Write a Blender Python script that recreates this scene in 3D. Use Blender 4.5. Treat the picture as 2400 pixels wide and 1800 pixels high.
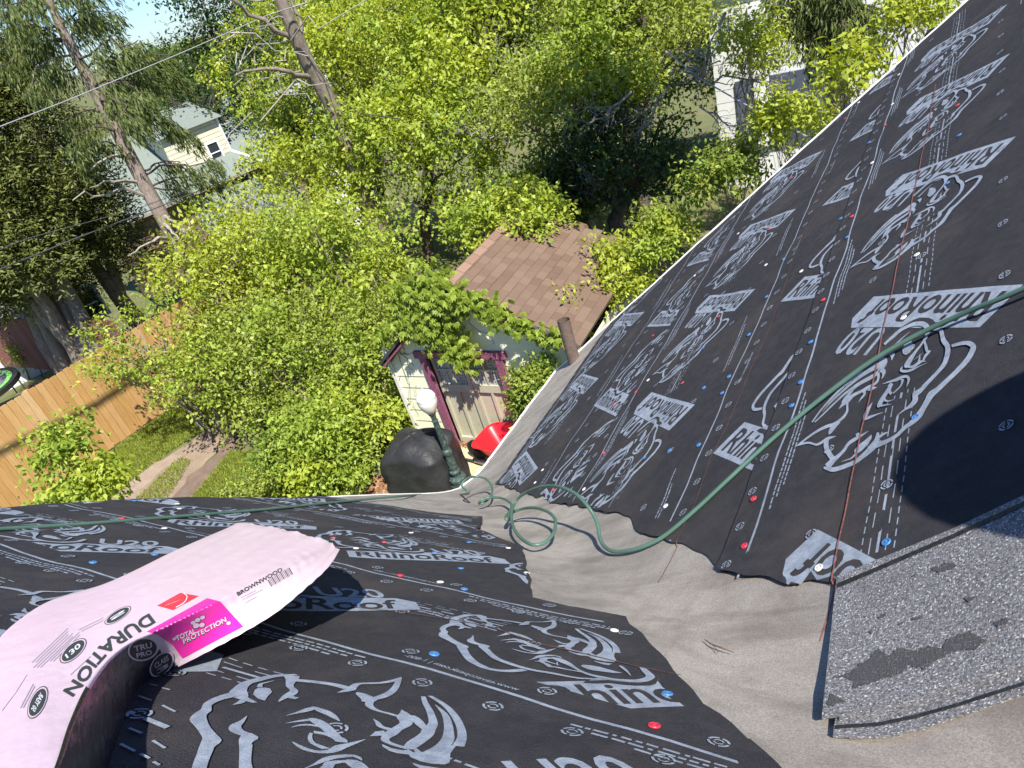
import bpy, bmesh, math, random
import numpy as np
from mathutils import Vector, Matrix
from mathutils.geometry import tessellate_polygon
from mathutils.bvhtree import BVHTree

for _o in list(bpy.data.objects):
    bpy.data.objects.remove(_o)
SC = bpy.context.scene
COL = SC.collection
RNG = np.random.default_rng(11)
random.seed(5)

# ------------------------------------------------------------------ camera
CAMZ = 7.0
CAM = np.array([0., 0., CAMZ])
FPX, ROLL, PITCH = 1690.0, math.radians(17.5), math.radians(31.0)
FW = np.array([0, math.cos(PITCH), -math.sin(PITCH)])
_UP = np.array([0, math.sin(PITCH), math.cos(PITCH)])
_RI = np.array([1., 0, 0])
IX = math.cos(ROLL) * _RI - math.sin(ROLL) * _UP
IU = math.sin(ROLL) * _RI + math.cos(ROLL) * _UP
cam = bpy.data.cameras.new('camera')
cam.sensor_width = 36.0
cam.lens = FPX / 2400 * 36
cam.clip_start = 0.02
cam.clip_end = 3000
cam_o = bpy.data.objects.new('camera', cam)
COL.objects.link(cam_o)
_m = Matrix.Identity(4)
for _i in range(3):
    _m[_i][0], _m[_i][1], _m[_i][2], _m[_i][3] = IX[_i], IU[_i], -FW[_i], CAM[_i]
cam_o.matrix_world = _m
SC.camera = cam_o

# ------------------------------------------------------------------ light
SUN_AZ, SUN_EL = math.radians(162), math.radians(57)      # where the sun stands
LDIR = -np.array([math.sin(SUN_AZ) * math.cos(SUN_EL), math.cos(SUN_AZ) * math.cos(SUN_EL), math.sin(SUN_EL)])
world = bpy.data.worlds.new('World')
SC.world = world
world.use_nodes = True
_nt = world.node_tree
_bg = _nt.nodes['Background']
_sky = _nt.nodes.new('ShaderNodeTexSky')
_sky.sky_type = 'NISHITA'
_sky.sun_disc = False
_sky.sun_elevation = SUN_EL
_sky.sun_rotation = SUN_AZ
_sky.air_density = 1.0
_sky.dust_density = 0.2
_sky.ozone_density = 2.0
_tint = _nt.nodes.new('ShaderNodeMix'); _tint.data_type = 'RGBA'; _tint.blend_type = 'MULTIPLY'
_tint.inputs[0].default_value = 1.0; _tint.inputs[7].default_value = (.60, .80, 1.12, 1)
_nt.links.new(_sky.outputs[0], _tint.inputs[6]); _nt.links.new(_tint.outputs[2], _bg.inputs[0])
_bg.inputs[1].default_value = 0.08
sun = bpy.data.lights.new('sun', 'SUN')
sun.energy = 5.0
sun.angle = math.radians(0.55)
sun.color = (1.0, 0.955, 0.88)
sun_o = bpy.data.objects.new('sun', sun)
COL.objects.link(sun_o)
sun_o.rotation_euler = Vector(LDIR).to_track_quat('-Z', 'Y').to_euler()
sun_o.location = (0, -20, 40)
SC.view_settings.view_transform = 'Standard'
SC.view_settings.look = 'None'
SC.view_settings.gamma = 1
SC.view_settings.use_curve_mapping = False
SC.view_settings.exposure = 0.95
SC.cycles.max_bounces = 6
SC.cycles.transparent_max_bounces = 8

# ------------------------------------------------------------------ helpers: rays from photo pixels (2400 x 1800)
def ray(x, y):
    return FW * FPX + IX * (x - 1200) - IU * (y - 900)
def at(x, y, dist):
    """world point seen at pixel x, y at a horizontal distance"""
    r = ray(x, y); return CAM + r * (dist / math.hypot(r[0], r[1]))
def at_z(x, y, z):
    r = ray(x, y); return CAM + r * ((z - CAMZ) / r[2])
def on_plane(x, y, p, n):
    r = ray(x, y); return CAM + r * ((n @ (p - CAM)) / (n @ r))
def smooth(a, b, x):
    t = np.clip((x - a) / (b - a), 0, 1); return t * t * (3 - 2 * t)
def terrain(x, y):
    d = np.hypot(x, y)
    return -5.5 * smooth(20, 48, d)
def arr(*a): return np.array(a, float)
def unit(v):
    v = np.asarray(v, float); return v / np.linalg.norm(v)

# ------------------------------------------------------------------ materials
def mat(name, col, rough=.8, col2=None, scale=20, bump=0, bscale=None, metal=0, spec=.3, detail=4, mix=(.35, .65),
        speck=None, coat=0, stretch=None, extra=None, extra_scale=2, emis=None):
    m = bpy.data.materials.new(name); m.use_nodes = True
    nt = m.node_tree; b = nt.nodes['Principled BSDF']
    b.inputs['Roughness'].default_value = rough
    b.inputs['Metallic'].default_value = metal
    b.inputs['Specular IOR Level'].default_value = spec
    b.inputs['Coat Weight'].default_value = coat
    N = nt.nodes.new; Lk = nt.links.new
    tc = N('ShaderNodeTexCoord'); src = tc.outputs['Object']
    if stretch:
        mp = N('ShaderNodeMapping'); mp.inputs['Scale'].default_value = stretch
        Lk(src, mp.inputs[0]); src = mp.outputs[0]
    c = N('ShaderNodeRGB'); c.outputs[0].default_value = (*col, 1); out = c.outputs[0]
    if col2:
        nz = N('ShaderNodeTexNoise'); nz.inputs['Scale'].default_value = scale; nz.inputs['Detail'].default_value = detail
        nz.inputs['Roughness'].default_value = .65
        Lk(src, nz.inputs['Vector'])
        mr = N('ShaderNodeMapRange'); mr.inputs[1].default_value, mr.inputs[2].default_value = mix
        Lk(nz.outputs[0], mr.inputs[0])
        mx = N('ShaderNodeMix'); mx.data_type = 'RGBA'
        Lk(mr.outputs[0], mx.inputs[0]); mx.inputs[6].default_value = (*col, 1); mx.inputs[7].default_value = (*col2, 1)
        out = mx.outputs[2]
    if extra:
        nz = N('ShaderNodeTexNoise'); nz.inputs['Scale'].default_value = extra_scale; nz.inputs['Detail'].default_value = 6
        nz.inputs['Roughness'].default_value = .7
        Lk(tc.outputs['Object'], nz.inputs['Vector'])
        mr = N('ShaderNodeMapRange'); mr.inputs[1].default_value, mr.inputs[2].default_value = extra[1], extra[2]
        mr.inputs[4].default_value = extra[3]
        Lk(nz.outputs[0], mr.inputs[0])
        mx = N('ShaderNodeMix'); mx.data_type = 'RGBA'
        Lk(mr.outputs[0], mx.inputs[0]); Lk(out, mx.inputs[6]); mx.inputs[7].default_value = (*extra[0], 1)
        out = mx.outputs[2]
    if speck:
        vn = N('ShaderNodeTexNoise'); vn.inputs['Scale'].default_value = speck[0]; vn.inputs['Detail'].default_value = 1
        Lk(tc.outputs['Object'], vn.inputs['Vector'])
        mr = N('ShaderNodeMapRange'); mr.inputs[1].default_value, mr.inputs[2].default_value = speck[1], speck[2]
        Lk(vn.outputs[0], mr.inputs[0])
        mx = N('ShaderNodeMix'); mx.data_type = 'RGBA'
        Lk(mr.outputs[0], mx.inputs[0]); Lk(out, mx.inputs[6]); mx.inputs[7].default_value = (*speck[3], 1)
        out = mx.outputs[2]
    Lk(out, b.inputs['Base Color'])
    if bump:
        bn = N('ShaderNodeTexNoise'); bn.inputs['Scale'].default_value = bscale or scale * 3; bn.inputs['Detail'].default_value = 5
        Lk(src, bn.inputs['Vector'])
        bp = N('ShaderNodeBump'); bp.inputs['Strength'].default_value = bump; bp.inputs['Distance'].default_value = .02
        Lk(bn.outputs[0], bp.inputs['Height']); Lk(bp.outputs[0], b.inputs['Normal'])
    return m

def leaf_mat(name, dark, light, trans=.4, rough=.5):
    m = bpy.data.materials.new(name); m.use_nodes = True
    nt = m.node_tree; b = nt.nodes['Principled BSDF']; N = nt.nodes.new; Lk = nt.links.new
    g = N('ShaderNodeNewGeometry')
    rp = N('ShaderNodeValToRGB')
    rp.color_ramp.elements[0].color = (*dark, 1); rp.color_ramp.elements[1].color = (*light, 1)
    Lk(g.outputs['Random Per Island'], rp.inputs[0])
    Lk(rp.outputs[0], b.inputs['Base Color'])
    b.inputs['Roughness'].default_value = rough; b.inputs['Specular IOR Level'].default_value = .35
    tr = N('ShaderNodeBsdfTranslucent')
    hs = N('ShaderNodeHueSaturation'); hs.inputs['Hue'].default_value = .485; hs.inputs['Saturation'].default_value = 1.1
    hs.inputs['Value'].default_value = 1.25
    Lk(rp.outputs[0], hs.inputs['Color']); Lk(hs.outputs[0], tr.inputs[0])
    ms = N('ShaderNodeMixShader'); ms.inputs[0].default_value = trans
    out = nt.nodes['Material Output']
    Lk(b.outputs[0], ms.inputs[1]); Lk(tr.outputs[0], ms.inputs[2]); Lk(ms.outputs[0], out.inputs[0])
    return m

def rand_mat(name, cols, rough=.8, bump=.2, bscale=60, stretch=None, grain=None):
    """colour picked per object (Object Info random), with grain"""
    m = bpy.data.materials.new(name); m.use_nodes = True
    nt = m.node_tree; b = nt.nodes['Principled BSDF']; N = nt.nodes.new; Lk = nt.links.new
    oi = N('ShaderNodeObjectInfo'); rp = N('ShaderNodeValToRGB')
    el = rp.color_ramp.elements
    el[0].color = (*cols[0], 1); el[1].color = (*cols[-1], 1)
    for i, c in enumerate(cols[1:-1]):
        e = el.new((i + 1) / (len(cols) - 1)); e.color = (*c, 1)
    Lk(oi.outputs['Random'], rp.inputs[0])
    tc = N('ShaderNodeTexCoord'); mp = N('ShaderNodeMapping'); mp.inputs['Scale'].default_value = stretch or (1, 1, 1)
    vm = N('ShaderNodeVectorMath'); vm.operation = 'ADD'
    Lk(tc.outputs['Object'], mp.inputs[0]); Lk(mp.outputs[0], vm.inputs[0])
    cmb = N('ShaderNodeMath'); cmb.operation = 'MULTIPLY'; cmb.inputs[1].default_value = 57
    Lk(oi.outputs['Random'], cmb.inputs[0]); Lk(cmb.outputs[0], vm.inputs[1])
    nz = N('ShaderNodeTexNoise'); nz.inputs['Scale'].default_value = bscale; nz.inputs['Detail'].default_value = 5
    Lk(vm.outputs[0], nz.inputs['Vector'])
    mr = N('ShaderNodeMapRange'); mr.inputs[1].default_value, mr.inputs[2].default_value = .35, .7
    mr.inputs[3].default_value = 1.0; mr.inputs[4].default_value = grain if grain else .75
    Lk(nz.outputs[0], mr.inputs[0])
    mx = N('ShaderNodeMix'); mx.data_type = 'RGBA'; mx.blend_type = 'MULTIPLY'; mx.inputs[0].default_value = 1
    Lk(rp.outputs[0], mx.inputs[6]); Lk(mr.outputs[0], mx.inputs[7])
    Lk(mx.outputs[2], b.inputs['Base Color']); b.inputs['Roughness'].default_value = rough
    b.inputs['Specular IOR Level'].default_value = .25
    bp = N('ShaderNodeBump'); bp.inputs['Strength'].default_value = bump; bp.inputs['Distance'].default_value = .01
    Lk(nz.outputs[0], bp.inputs['Height']); Lk(bp.outputs[0], b.inputs['Normal'])
    return m

# ------------------------------------------------------------------ objects
ORG = {}
def tag(o, label=None, cat=None, group=None, kind=None):
    for k, v in (('label', label), ('category', cat), ('group', group), ('kind', kind)):
        if v: o[k] = v
    return o
def thing(name, loc, label, cat, group=None):
    o = bpy.data.objects.new(name, None); COL.objects.link(o)
    o.location = [float(a) for a in loc]; ORG[o.name] = np.array(loc, float); o.empty_display_size = .2
    return tag(o, label, cat, group)
def obj(name, verts, faces, m, parent=None, loc=None, smoothed=False, mats=None, mi=None):
    v = np.asarray(verts, float)
    org = ORG[parent.name] if parent else (np.array(loc, float) if loc is not None else np.array([v[:, 0].mean(), v[:, 1].mean(), v[:, 2].min()]))
    me = bpy.data.meshes.new(name)
    me.from_pydata((v - org).tolist(), [], [list(map(int, f)) for f in faces])
    if mats:
        for q in mats: me.materials.append(q)
        me.polygons.foreach_set('material_index', mi)
    elif m: me.materials.append(m)
    if smoothed:
        me.polygons.foreach_set('use_smooth', [True] * len(me.polygons))
    me.update()
    o = bpy.data.objects.new(name, me); COL.objects.link(o)
    if parent: o.parent = parent
    else: o.location = org.tolist()
    ORG[o.name] = org
    return o
def copy_part(o, parent, M, name=None):
    c = o.copy(); COL.objects.link(c); c.parent = parent; c.matrix_local = M
    ORG[c.name] = ORG[parent.name]
    return c

class MB:
    def __init__(s): s.v = []; s.f = []
    def add(s, v, f):
        n = len(s.v); s.v += [tuple(map(float, q)) for q in v]; s.f += [tuple(i + n for i in q) for q in f]; return s
    def box(s, c, ax, ay, az):
        c, ax, ay, az = map(lambda q: np.asarray(q, float), (c, ax, ay, az))
        P = [c + i * ax + j * ay + k * az for k in (-.5, .5) for j in (-.5, .5) for i in (-.5, .5)]
        return s.add(P, [(0, 2, 3, 1), (4, 5, 7, 6), (0, 1, 5, 4), (2, 6, 7, 3), (0, 4, 6, 2), (1, 3, 7, 5)])
    def bar(s, a, b, w, h, up=(0, 0, 1)):
        a, b = np.asarray(a, float), np.asarray(b, float); d = b - a
        x = np.cross(d, up)
        x = unit(x if np.linalg.norm(x) > 1e-6 else np.cross(d, (1, 0, 0))); y = unit(np.cross(x, d))
        return s.box((a + b) / 2, d, x * w, y * h)
    def tube(s, pts, rad, n=8, cap=True):
        P = np.asarray(pts, float); R = np.broadcast_to(np.asarray(rad, float), (len(P),))
        T = np.gradient(P, axis=0); T /= np.linalg.norm(T, axis=1)[:, None] + 1e-12
        a = np.cross(T[0], (0, 0, 1.)); a = a if np.linalg.norm(a) > .1 else np.cross(T[0], (1., 0, 0)); a = unit(a)
        V = []; an = np.linspace(0, 2 * np.pi, n, endpoint=False)
        for i in range(len(P)):
            a = a - T[i] * (a @ T[i]); a = unit(a); b = np.cross(T[i], a)
            V += [P[i] + R[i] * (math.cos(t) * a + math.sin(t) * b) for t in an]
        F = [(i * n + j, i * n + (j + 1) % n, (i + 1) * n + (j + 1) % n, (i + 1) * n + j) for i in range(len(P) - 1) for j in range(n)]
        if cap: F += [tuple(range(n))[::-1], tuple((len(P) - 1) * n + j for j in range(n))]
        return s.add(V, F)
    def lathe(s, base, prof, n=16, axis=(0, 0, 1)):
        z = unit(axis); x = np.cross(z, (0, 1., 0)); x = unit(x if np.linalg.norm(x) > .1 else np.cross(z, (1., 0, 0))); y = np.cross(z, x)
        base = np.asarray(base, float); V = []
        for r, h in prof:
            V += [base + z * h + r * (math.cos(t) * x + math.sin(t) * y) for t in np.linspace(0, 2 * np.pi, n, endpoint=False)]
        k = len(prof)
        F = [(i * n + j, i * n + (j + 1) % n, (i + 1) * n + (j + 1) % n, (i + 1) * n + j) for i in range(k - 1) for j in range(n)]
        F += [tuple(range(n))[::-1], tuple((k - 1) * n + j for j in range(n))]
        return s.add(V, F)
    def grid(s, G):
        G = np.asarray(G, float); a, b = G.shape[:2]
        return s.add(G.reshape(-1, 3), [(i * b + j, i * b + j + 1, (i + 1) * b + j + 1, (i + 1) * b + j) for i in range(a - 1) for j in range(b - 1)])
    def build(s, name, m, parent=None, loc=None, smoothed=False):
        return obj(name, s.v, s.f, m, parent, loc, smoothed)

def leaf_obj(name, P, A, Nn, size, aspect, m, parent=None, loc=None, fold=.12):
    """P base points, A axis (unit), Nn normal (unit): one diamond leaf (4 verts) each"""
    n = len(P); S = np.cross(A, Nn); S /= np.linalg.norm(S, axis=1)[:, None] + 1e-9
    size = np.broadcast_to(size, (n,))[:, None]
    U = np.cross(S, A)
    w = size * aspect * .5
    V = np.empty((n, 4, 3), np.float32)
    V[:, 0] = P
    V[:, 1] = P + A * size * .45 + S * w + U * size * fold
    V[:, 2] = P + A * size
    V[:, 3] = P + A * size * .45 - S * w + U * size * fold
    org = ORG[parent.name] if parent else np.array(loc, float)
    V -= org.astype(np.float32)
    me = bpy.data.meshes.new(name)
    me.vertices.add(4 * n); me.vertices.foreach_set('co', V.ravel())
    me.loops.add(4 * n); me.loops.foreach_set('vertex_index', np.arange(4 * n, dtype=np.int32))
    me.polygons.add(n); me.polygons.foreach_set('loop_start', np.arange(0, 4 * n, 4, dtype=np.int32))
    me.materials.append(m); me.update(calc_edges=True)
    o = bpy.data.objects.new(name, me); COL.objects.link(o)
    if parent: o.parent = parent
    else: o.location = org.tolist()
    ORG[o.name] = org
    return o
def nrm(a): return a / (np.linalg.norm(a, axis=1)[:, None] + 1e-9)

_txt = {}
def text_tris(s, bold=0.0):
    """flat triangles of a text: (n,3,2), width, cap height 0.73"""
    if (s, bold) in _txt: return _txt[(s, bold)]
    cu = bpy.data.curves.new('t', 'FONT'); cu.body = s; cu.offset = bold; cu.resolution_u = 3
    o = bpy.data.objects.new('t', cu); COL.objects.link(o)
    dg = bpy.context.evaluated_depsgraph_get()
    me = bpy.data.meshes.new_from_object(o.evaluated_get(dg))
    bm = bmesh.new(); bm.from_mesh(me); bmesh.ops.triangulate(bm, faces=bm.faces)
    T = np.array([[(v.co.x, v.co.y) for v in f.verts] for f in bm.faces])
    bm.free(); bpy.data.objects.remove(o); bpy.data.curves.remove(cu); bpy.data.meshes.remove(me)
    x0 = T[..., 0].min(); x1 = T[..., 0].max()
    T[..., 0] -= x0
    _txt[(s, bold)] = (T, x1 - x0)
    return _txt[(s, bold)]
def poly_tris(p):
    p = np.asarray(p, float)
    t = tessellate_polygon([[Vector((a, b, 0)) for a, b in p]])
    return p[np.array(t)]
def refine(T, mx, it=5):
    for _ in range(it):
        e = np.linalg.norm(T - np.roll(T, -1, axis=1), axis=2).max(1)
        big = e > mx
        if not big.any(): break
        B = T[big]; k = np.linalg.norm(B - np.roll(B, -1, axis=1), axis=2).argmax(1)
        i = np.arange(len(B)); a, b, c = B[i, k], B[i, (k + 1) % 3], B[i, (k + 2) % 3]
        m = (a + b) / 2
        T = np.concatenate([T[~big], np.stack([a, m, c], 1), np.stack([m, b, c], 1)])
    return T
def stroke(pts, sub=3):
    """(x, y, width) control points -> smooth ribbon quads as triangles"""
    p = np.asarray(pts, float); n = len(p)
    t = np.linspace(0, n - 1, (n - 1) * sub + 1)
    q = np.empty((len(t), 3))
    for k, tt in enumerate(t):
        i = min(int(tt), n - 2); u = tt - i
        p0, p1, p2, p3 = p[max(i - 1, 0)], p[i], p[i + 1], p[min(i + 2, n - 1)]
        q[k] = .5 * (2 * p1 + (p2 - p0) * u + (2 * p0 - 5 * p1 + 4 * p2 - p3) * u * u + (3 * p1 - p0 - 3 * p2 + p3) * u ** 3)
    q[:, 2] = np.maximum(q[:, 2], 1e-3)
    d = np.gradient(q[:, :2], axis=0); d /= np.linalg.norm(d, axis=1)[:, None] + 1e-9
    nn = np.stack([-d[:, 1], d[:, 0]], 1) * q[:, 2:3] * .5
    a, b = q[:, :2] + nn, q[:, :2] - nn
    return np.concatenate([np.stack([a[:-1], b[:-1], b[1:]], 1), np.stack([a[:-1], b[1:], a[1:]], 1)])
# ------------------------------------------------------------------ the two roof slopes
HA, HB = .9, .9 * .461
def _vec(az, th, s):
    a, t = math.radians(az), math.radians(th); b = a + s * math.pi / 2
    u = arr(math.sin(a), math.cos(a), 0); v = arr(math.sin(b) * math.cos(t), math.cos(b) * math.cos(t), math.sin(t))
    n = np.cross(u, v); n *= np.sign(n[2]); return u, v, n
UA, VA, NA = _vec(37.46, 36.08, 1)
UB, VB, NB = _vec(-54.55, 41.5, -1)
_r = ray(1093, 1153); _p = _r * (-HA / (NA @ _r)); _d = unit(np.cross(NA, NB)); _d *= np.sign(_d[2])
CC = np.linalg.solve(np.stack([NA, NB, _d]), [-HA, -HB, _p @ _d]) + CAM
DA = arr(_d @ UA, _d @ VA); DB = arr(_d @ UB, _d @ VB)          # the valley in each slope's own frame
EAVE_Z = CC[2]
def z_of(x, y, n): return CC[2] - (n[0] * (x - CC[0]) + n[1] * (y - CC[1])) / n[2]
def off_valley(x, y, k=.30):
    return np.clip(np.abs(z_of(x, y, NA) - z_of(x, y, NB)) / k, 0, 1)
def fillet(x, y, k=.26):
    h = np.maximum(k - np.abs(z_of(x, y, NA) - z_of(x, y, NB)), 0) / k
    return h * h * k * .25
def bumpy(u, v, q=0):
    return (.0024 * np.sin(5.1 * u + 1.3 * v + q) * np.sin(3.3 * v - 1.7 * u + 2 * q + 1) + .0016 * np.sin(13 * u + 2.1 * np.sin(4 * v) + q)
            + .0011 * np.sin(19 * v + 3 * np.sin(2.3 * u + q)) + .0007 * np.sin(31 * u - 17 * v + q))
def SA(u, v, off):
    u, v, off = np.broadcast_arrays(np.asarray(u, float), np.asarray(v, float), np.asarray(off, float))
    P = CC + u[..., None] * UA + v[..., None] * VA
    return P + NA * (fillet(P[..., 0], P[..., 1]) * NA[2] + bumpy(u, v) * off_valley(P[..., 0], P[..., 1]) + off)[..., None]
def SB(u, v, off):
    u, v, off = np.broadcast_arrays(np.asarray(u, float), np.asarray(v, float), np.asarray(off, float))
    P = CC + u[..., None] * UB + v[..., None] * VB
    return P + NB * (fillet(P[..., 0], P[..., 1]) * NB[2] + bumpy(u, v, 2.4) * off_valley(P[..., 0], P[..., 1]) + off + .012 * np.exp(-(u / .10) ** 2) * np.sin(3.1 * v + .4) * np.clip(v - 1, 0, 1))[..., None]
def uvA(x, y):
    P = on_plane(x, y, CC, NA) - CC; return arr(P @ UA, P @ VA)
def uvB(x, y):
    P = on_plane(x, y, CC, NB) - CC; return arr(P @ UB, P @ VB)
def roof_z(x, y):
    return np.maximum(z_of(x, y, NA), z_of(x, y, NB)) + fillet(x, y)
def hit(x, y, off=0.0):
    r = ray(x, y); lo, hi = 0.0, min(t for t in ((NA @ (CC - CAM)) / (NA @ r), (NB @ (CC - CAM)) / (NB @ r)) if t > 0) * 1.2
    for _ in range(40):
        m = (lo + hi) / 2; P = CAM + r * m
        if P[2] - roof_z(P[0], P[1]) - off / .8 > 0: lo = m
        else: hi = m
    return CAM + r * lo
HIP_U, HIP_V = [1.60, 1.62, 3.05, 3.95], [-1, .2, 3.67, 5.85]
def u_hip(v): return np.interp(v, HIP_V, HIP_U)
ELV = [.2, .69, 1.33, 1.92, 2.29, 2.58, 2.72, 2.95, 3.17, 3.28, 3.53, 5.9]
ELU = [-.08, -.26, -.66, -1.0, -1.21, -1.37, -1.52, -1.64, -1.81, -1.87, -1.98, -3.1]
def jag(v, q): return .006 * np.sin(23 * v + q) + .004 * np.sin(51 * v + 2 * q) + .012 * np.tanh(6 * np.sin(9 * v + q)) * (np.sin(4 * v + q) > .5)
def u_leftA(v): return np.interp(v, ELV, ELU) + jag(np.asarray(v), .4)
BRV = [1.2, 1.32, 1.80, 1.84, 2.09, 2.76, 2.82, 2.84, 3.19, 3.43, 5.0]
BRU = [-.93, -.96, -1.22, -1.30, -1.62, -2.02, -2.05, -2.31, -2.54, -2.74, -3.85]
def u_rightB(v): return np.interp(v, BRV, BRU) + .6 * jag(np.asarray(v), 1.9)

M_felt = mat('black_felt', (.030, .029, .033), .85, (.042, .040, .044), 26, bump=.35, bscale=420, spec=.18,
             speck=(900, .68, .74, (.16, .15, .15)), extra=((.095, .078, .066), .50, .82, .65), extra_scale=2.3)
M_print = mat('pale_print', (.215, .25, .30), .85, (.33, .37, .425), 42, bump=.2, bscale=400, spec=.15,
              speck=(700, .62, .70, (.12, .12, .14)), extra=((.10, .10, .105), .55, .82, .7), extra_scale=5)
M_memb = mat('grey_membrane', (.20, .18, .157), .62, (.46, .41, .35), 300, bump=.14, bscale=600, spec=.45, detail=3, mix=(.30, .66),
             speck=(820, .66, .76, (.62, .58, .52)), extra=((.13, .112, .098), .42, .72, .70), extra_scale=2.4)
def streaks(m, axis, col, amt, sc=3.0, lo=.48, hi=.78):
    """dirt drawn out along one direction"""
    nt = m.node_tree; b = nt.nodes['Principled BSDF']; N = nt.nodes.new; Lk = nt.links.new
    prev = b.inputs['Base Color'].links[0].from_socket
    tc = N('ShaderNodeTexCoord'); q = Vector(axis).rotation_difference(Vector((1, 0, 0))).to_euler()
    mp = N('ShaderNodeMapping'); mp.inputs['Rotation'].default_value = q
    m2 = N('ShaderNodeMapping'); m2.inputs['Scale'].default_value = (.13, 1, 1)
    nz = N('ShaderNodeTexNoise'); nz.inputs['Scale'].default_value = sc * 4; nz.inputs['Detail'].default_value = 6; nz.inputs['Roughness'].default_value = .7; nz.inputs['Distortion'].default_value = .4
    mr = N('ShaderNodeMapRange'); mr.inputs[1].default_value, mr.inputs[2].default_value, mr.inputs[4].default_value = lo, hi, amt
    mx = N('ShaderNodeMix'); mx.data_type = 'RGBA'
    Lk(tc.outputs['Object'], mp.inputs[0]); Lk(mp.outputs[0], m2.inputs[0]); Lk(m2.outputs[0], nz.inputs['Vector']); Lk(nz.outputs[0], mr.inputs[0])
    Lk(mr.outputs[0], mx.inputs[0]); Lk(prev, mx.inputs[6]); mx.inputs[7].default_value = (*col, 1); Lk(mx.outputs[2], b.inputs['Base Color'])
streaks(M_memb, VA, (.085, .066, .052), .75, 2.2, .46, .80)
streaks(M_memb, VB, (.13, .09, .06), .55, 1.6, .52, .80)
M_white_metal = mat('white_edge_metal', (.74, .74, .71), .45, (.62, .61, .58), 8, spec=.4)
M_pipe = mat('rusty_pipe', (.12, .085, .07), .75, (.17, .125, .10), 14, bump=.3, bscale=60)
M_chalk = mat('red_chalk', (.36, .12, .09), .95, (.13, .06, .05), 120, mix=(.42, .62))
M_chalk2 = mat('faded_chalk', (.17, .075, .055), .95, (.09, .05, .045), 40)
M_cap = {k: mat(k + '_plastic', c, .35, spec=.5) for k, c in (('red', (.50, .03, .055)), ('blue', (.05, .17, .40)), ('white', (.62, .61, .57)))}
M_wall = mat('house_siding', (.46, .44, .36), .8, (.40, .38, .31), 3)

roof = thing('house_roof', CC, 'black felted roof with two slopes meeting in a grey membrane valley in the foreground', 'roof')

# membrane laid over the deck of both slopes, through the valley
ss = np.linspace(0, 5.75, 170); rows = []
for s in ss:
    v = s * DB[1]; f = np.linspace(0, 1, 46) ** 1.7
    ub = s * DB[0] * (1 - f); rb = SB(ub, v, 0)[::-1]
    v2 = s * DA[1]; f2 = np.linspace(0, 1, 70) ** 1.7
    ua = s * DA[0] + (u_hip(v2) - s * DA[0]) * f2; ra = SA(ua, v2, 0)
    rows.append(np.concatenate([rb, ra[1:]]))
MB().grid(np.array(rows)).build('valley_membrane', M_memb, roof, smoothed=True)

# black underlayment, one sheet per course
EA = [.67, 1.95, 3.165, 4.36]
EB = [1.42, 1.98, 2.83, 3.40, 4.02]
def offA(k, v): return .0035 + .006 * (1 - np.clip((v - EA[k]) / 1.28, 0, 1))
def offB(k, v): return .003 + .005 * (1 - np.clip((v - EB[k]) / .95, 0, 1))
sheetsA, sheetsB = [], []
for k in range(4):
    e1 = EA[k] + 1.3 if k < 3 else 5.6
    vs = np.linspace(EA[k], e1, 60); G = []
    for v in vs:
        a, b = u_leftA(v), u_hip(v) - .03
        u = a + (b - a) * np.linspace(0, 1, 130)
        G.append(SA(u, v + .006 * np.sin(2.2 * u + k) * (v == vs[0]), offA(k, v) + (.004 * np.exp(-(u - a) / .05) * (1 + np.sin(14 * v)) / 2)))
    sheetsA.append(MB().grid(np.array(G)).build('underlayment_sheet', M_felt, roof, smoothed=True))
for k in range(5):
    e1 = min((EB[k + 1] + .12) if k < 4 else 4.9, 4.9)
    vs = np.linspace(EB[k], e1, 26); G = []
    for v in vs:
        a, b = u_rightB(v), .012 + .016 * math.sin(2.6 * v + k)
        u = a + (b - a) * np.linspace(0, 1, 110)
        vv = v + (.05 * np.clip((u + .75) / .5, -1, 1) if k == 0 else 0) * (1 - (v - EB[k]) / (e1 - EB[k]))
        G.append(SB(u, vv, offB(k, v) + .004 * np.exp(-(u - a) / .04)))
    sheetsB.append(MB().grid(np.array(G)).build('underlayment_sheet', M_felt, roof, smoothed=True))

# ------------------------------------------------------------------ printed marks (flat print on the sheets)
def decal(name, T, eps, mi, side, k, parent, mats=(M_print, M_felt), clip=True):
    """T (n,3,2) in the slope's own frame"""
    c = T.mean(1)
    if clip:
        if side == 'A':
            ok = (c[:, 0] > u_leftA(c[:, 1]) + .004) & (c[:, 0] < u_hip(c[:, 1]) - .035) & (c[:, 1] > EA[k] + .002)
            if k < 3: ok &= c[:, 1] < EA[k + 1] + .05
        else:
            ok = (c[:, 0] > u_rightB(c[:, 1]) + .004) & (c[:, 0] < .0) & (c[:, 1] > EB[k] + .004)
            if k < 4: ok &= c[:, 1] < EB[k + 1] + .05
        T, eps, mi = T[ok], np.broadcast_to(eps, (len(ok),))[ok], np.broadcast_to(mi, (len(ok),))[ok]
    if len(T) == 0: return None
    eps = np.broadcast_to(eps, (len(T),)); mi = np.broadcast_to(mi, (len(T),))
    fl = T.reshape(-1, 2); e = np.repeat(eps, 3)
    if side == 'A': P = SA(fl[:, 0], fl[:, 1], offA(k, fl[:, 1]) + e)
    else: P = SB(fl[:, 0], fl[:, 1], offB(k, fl[:, 1]) + e)
    o = obj(name, P, np.arange(len(P)).reshape(-1, 3), None, parent, smoothed=True, mats=list(mats), mi=mi.astype(np.int32))
    return o

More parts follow.
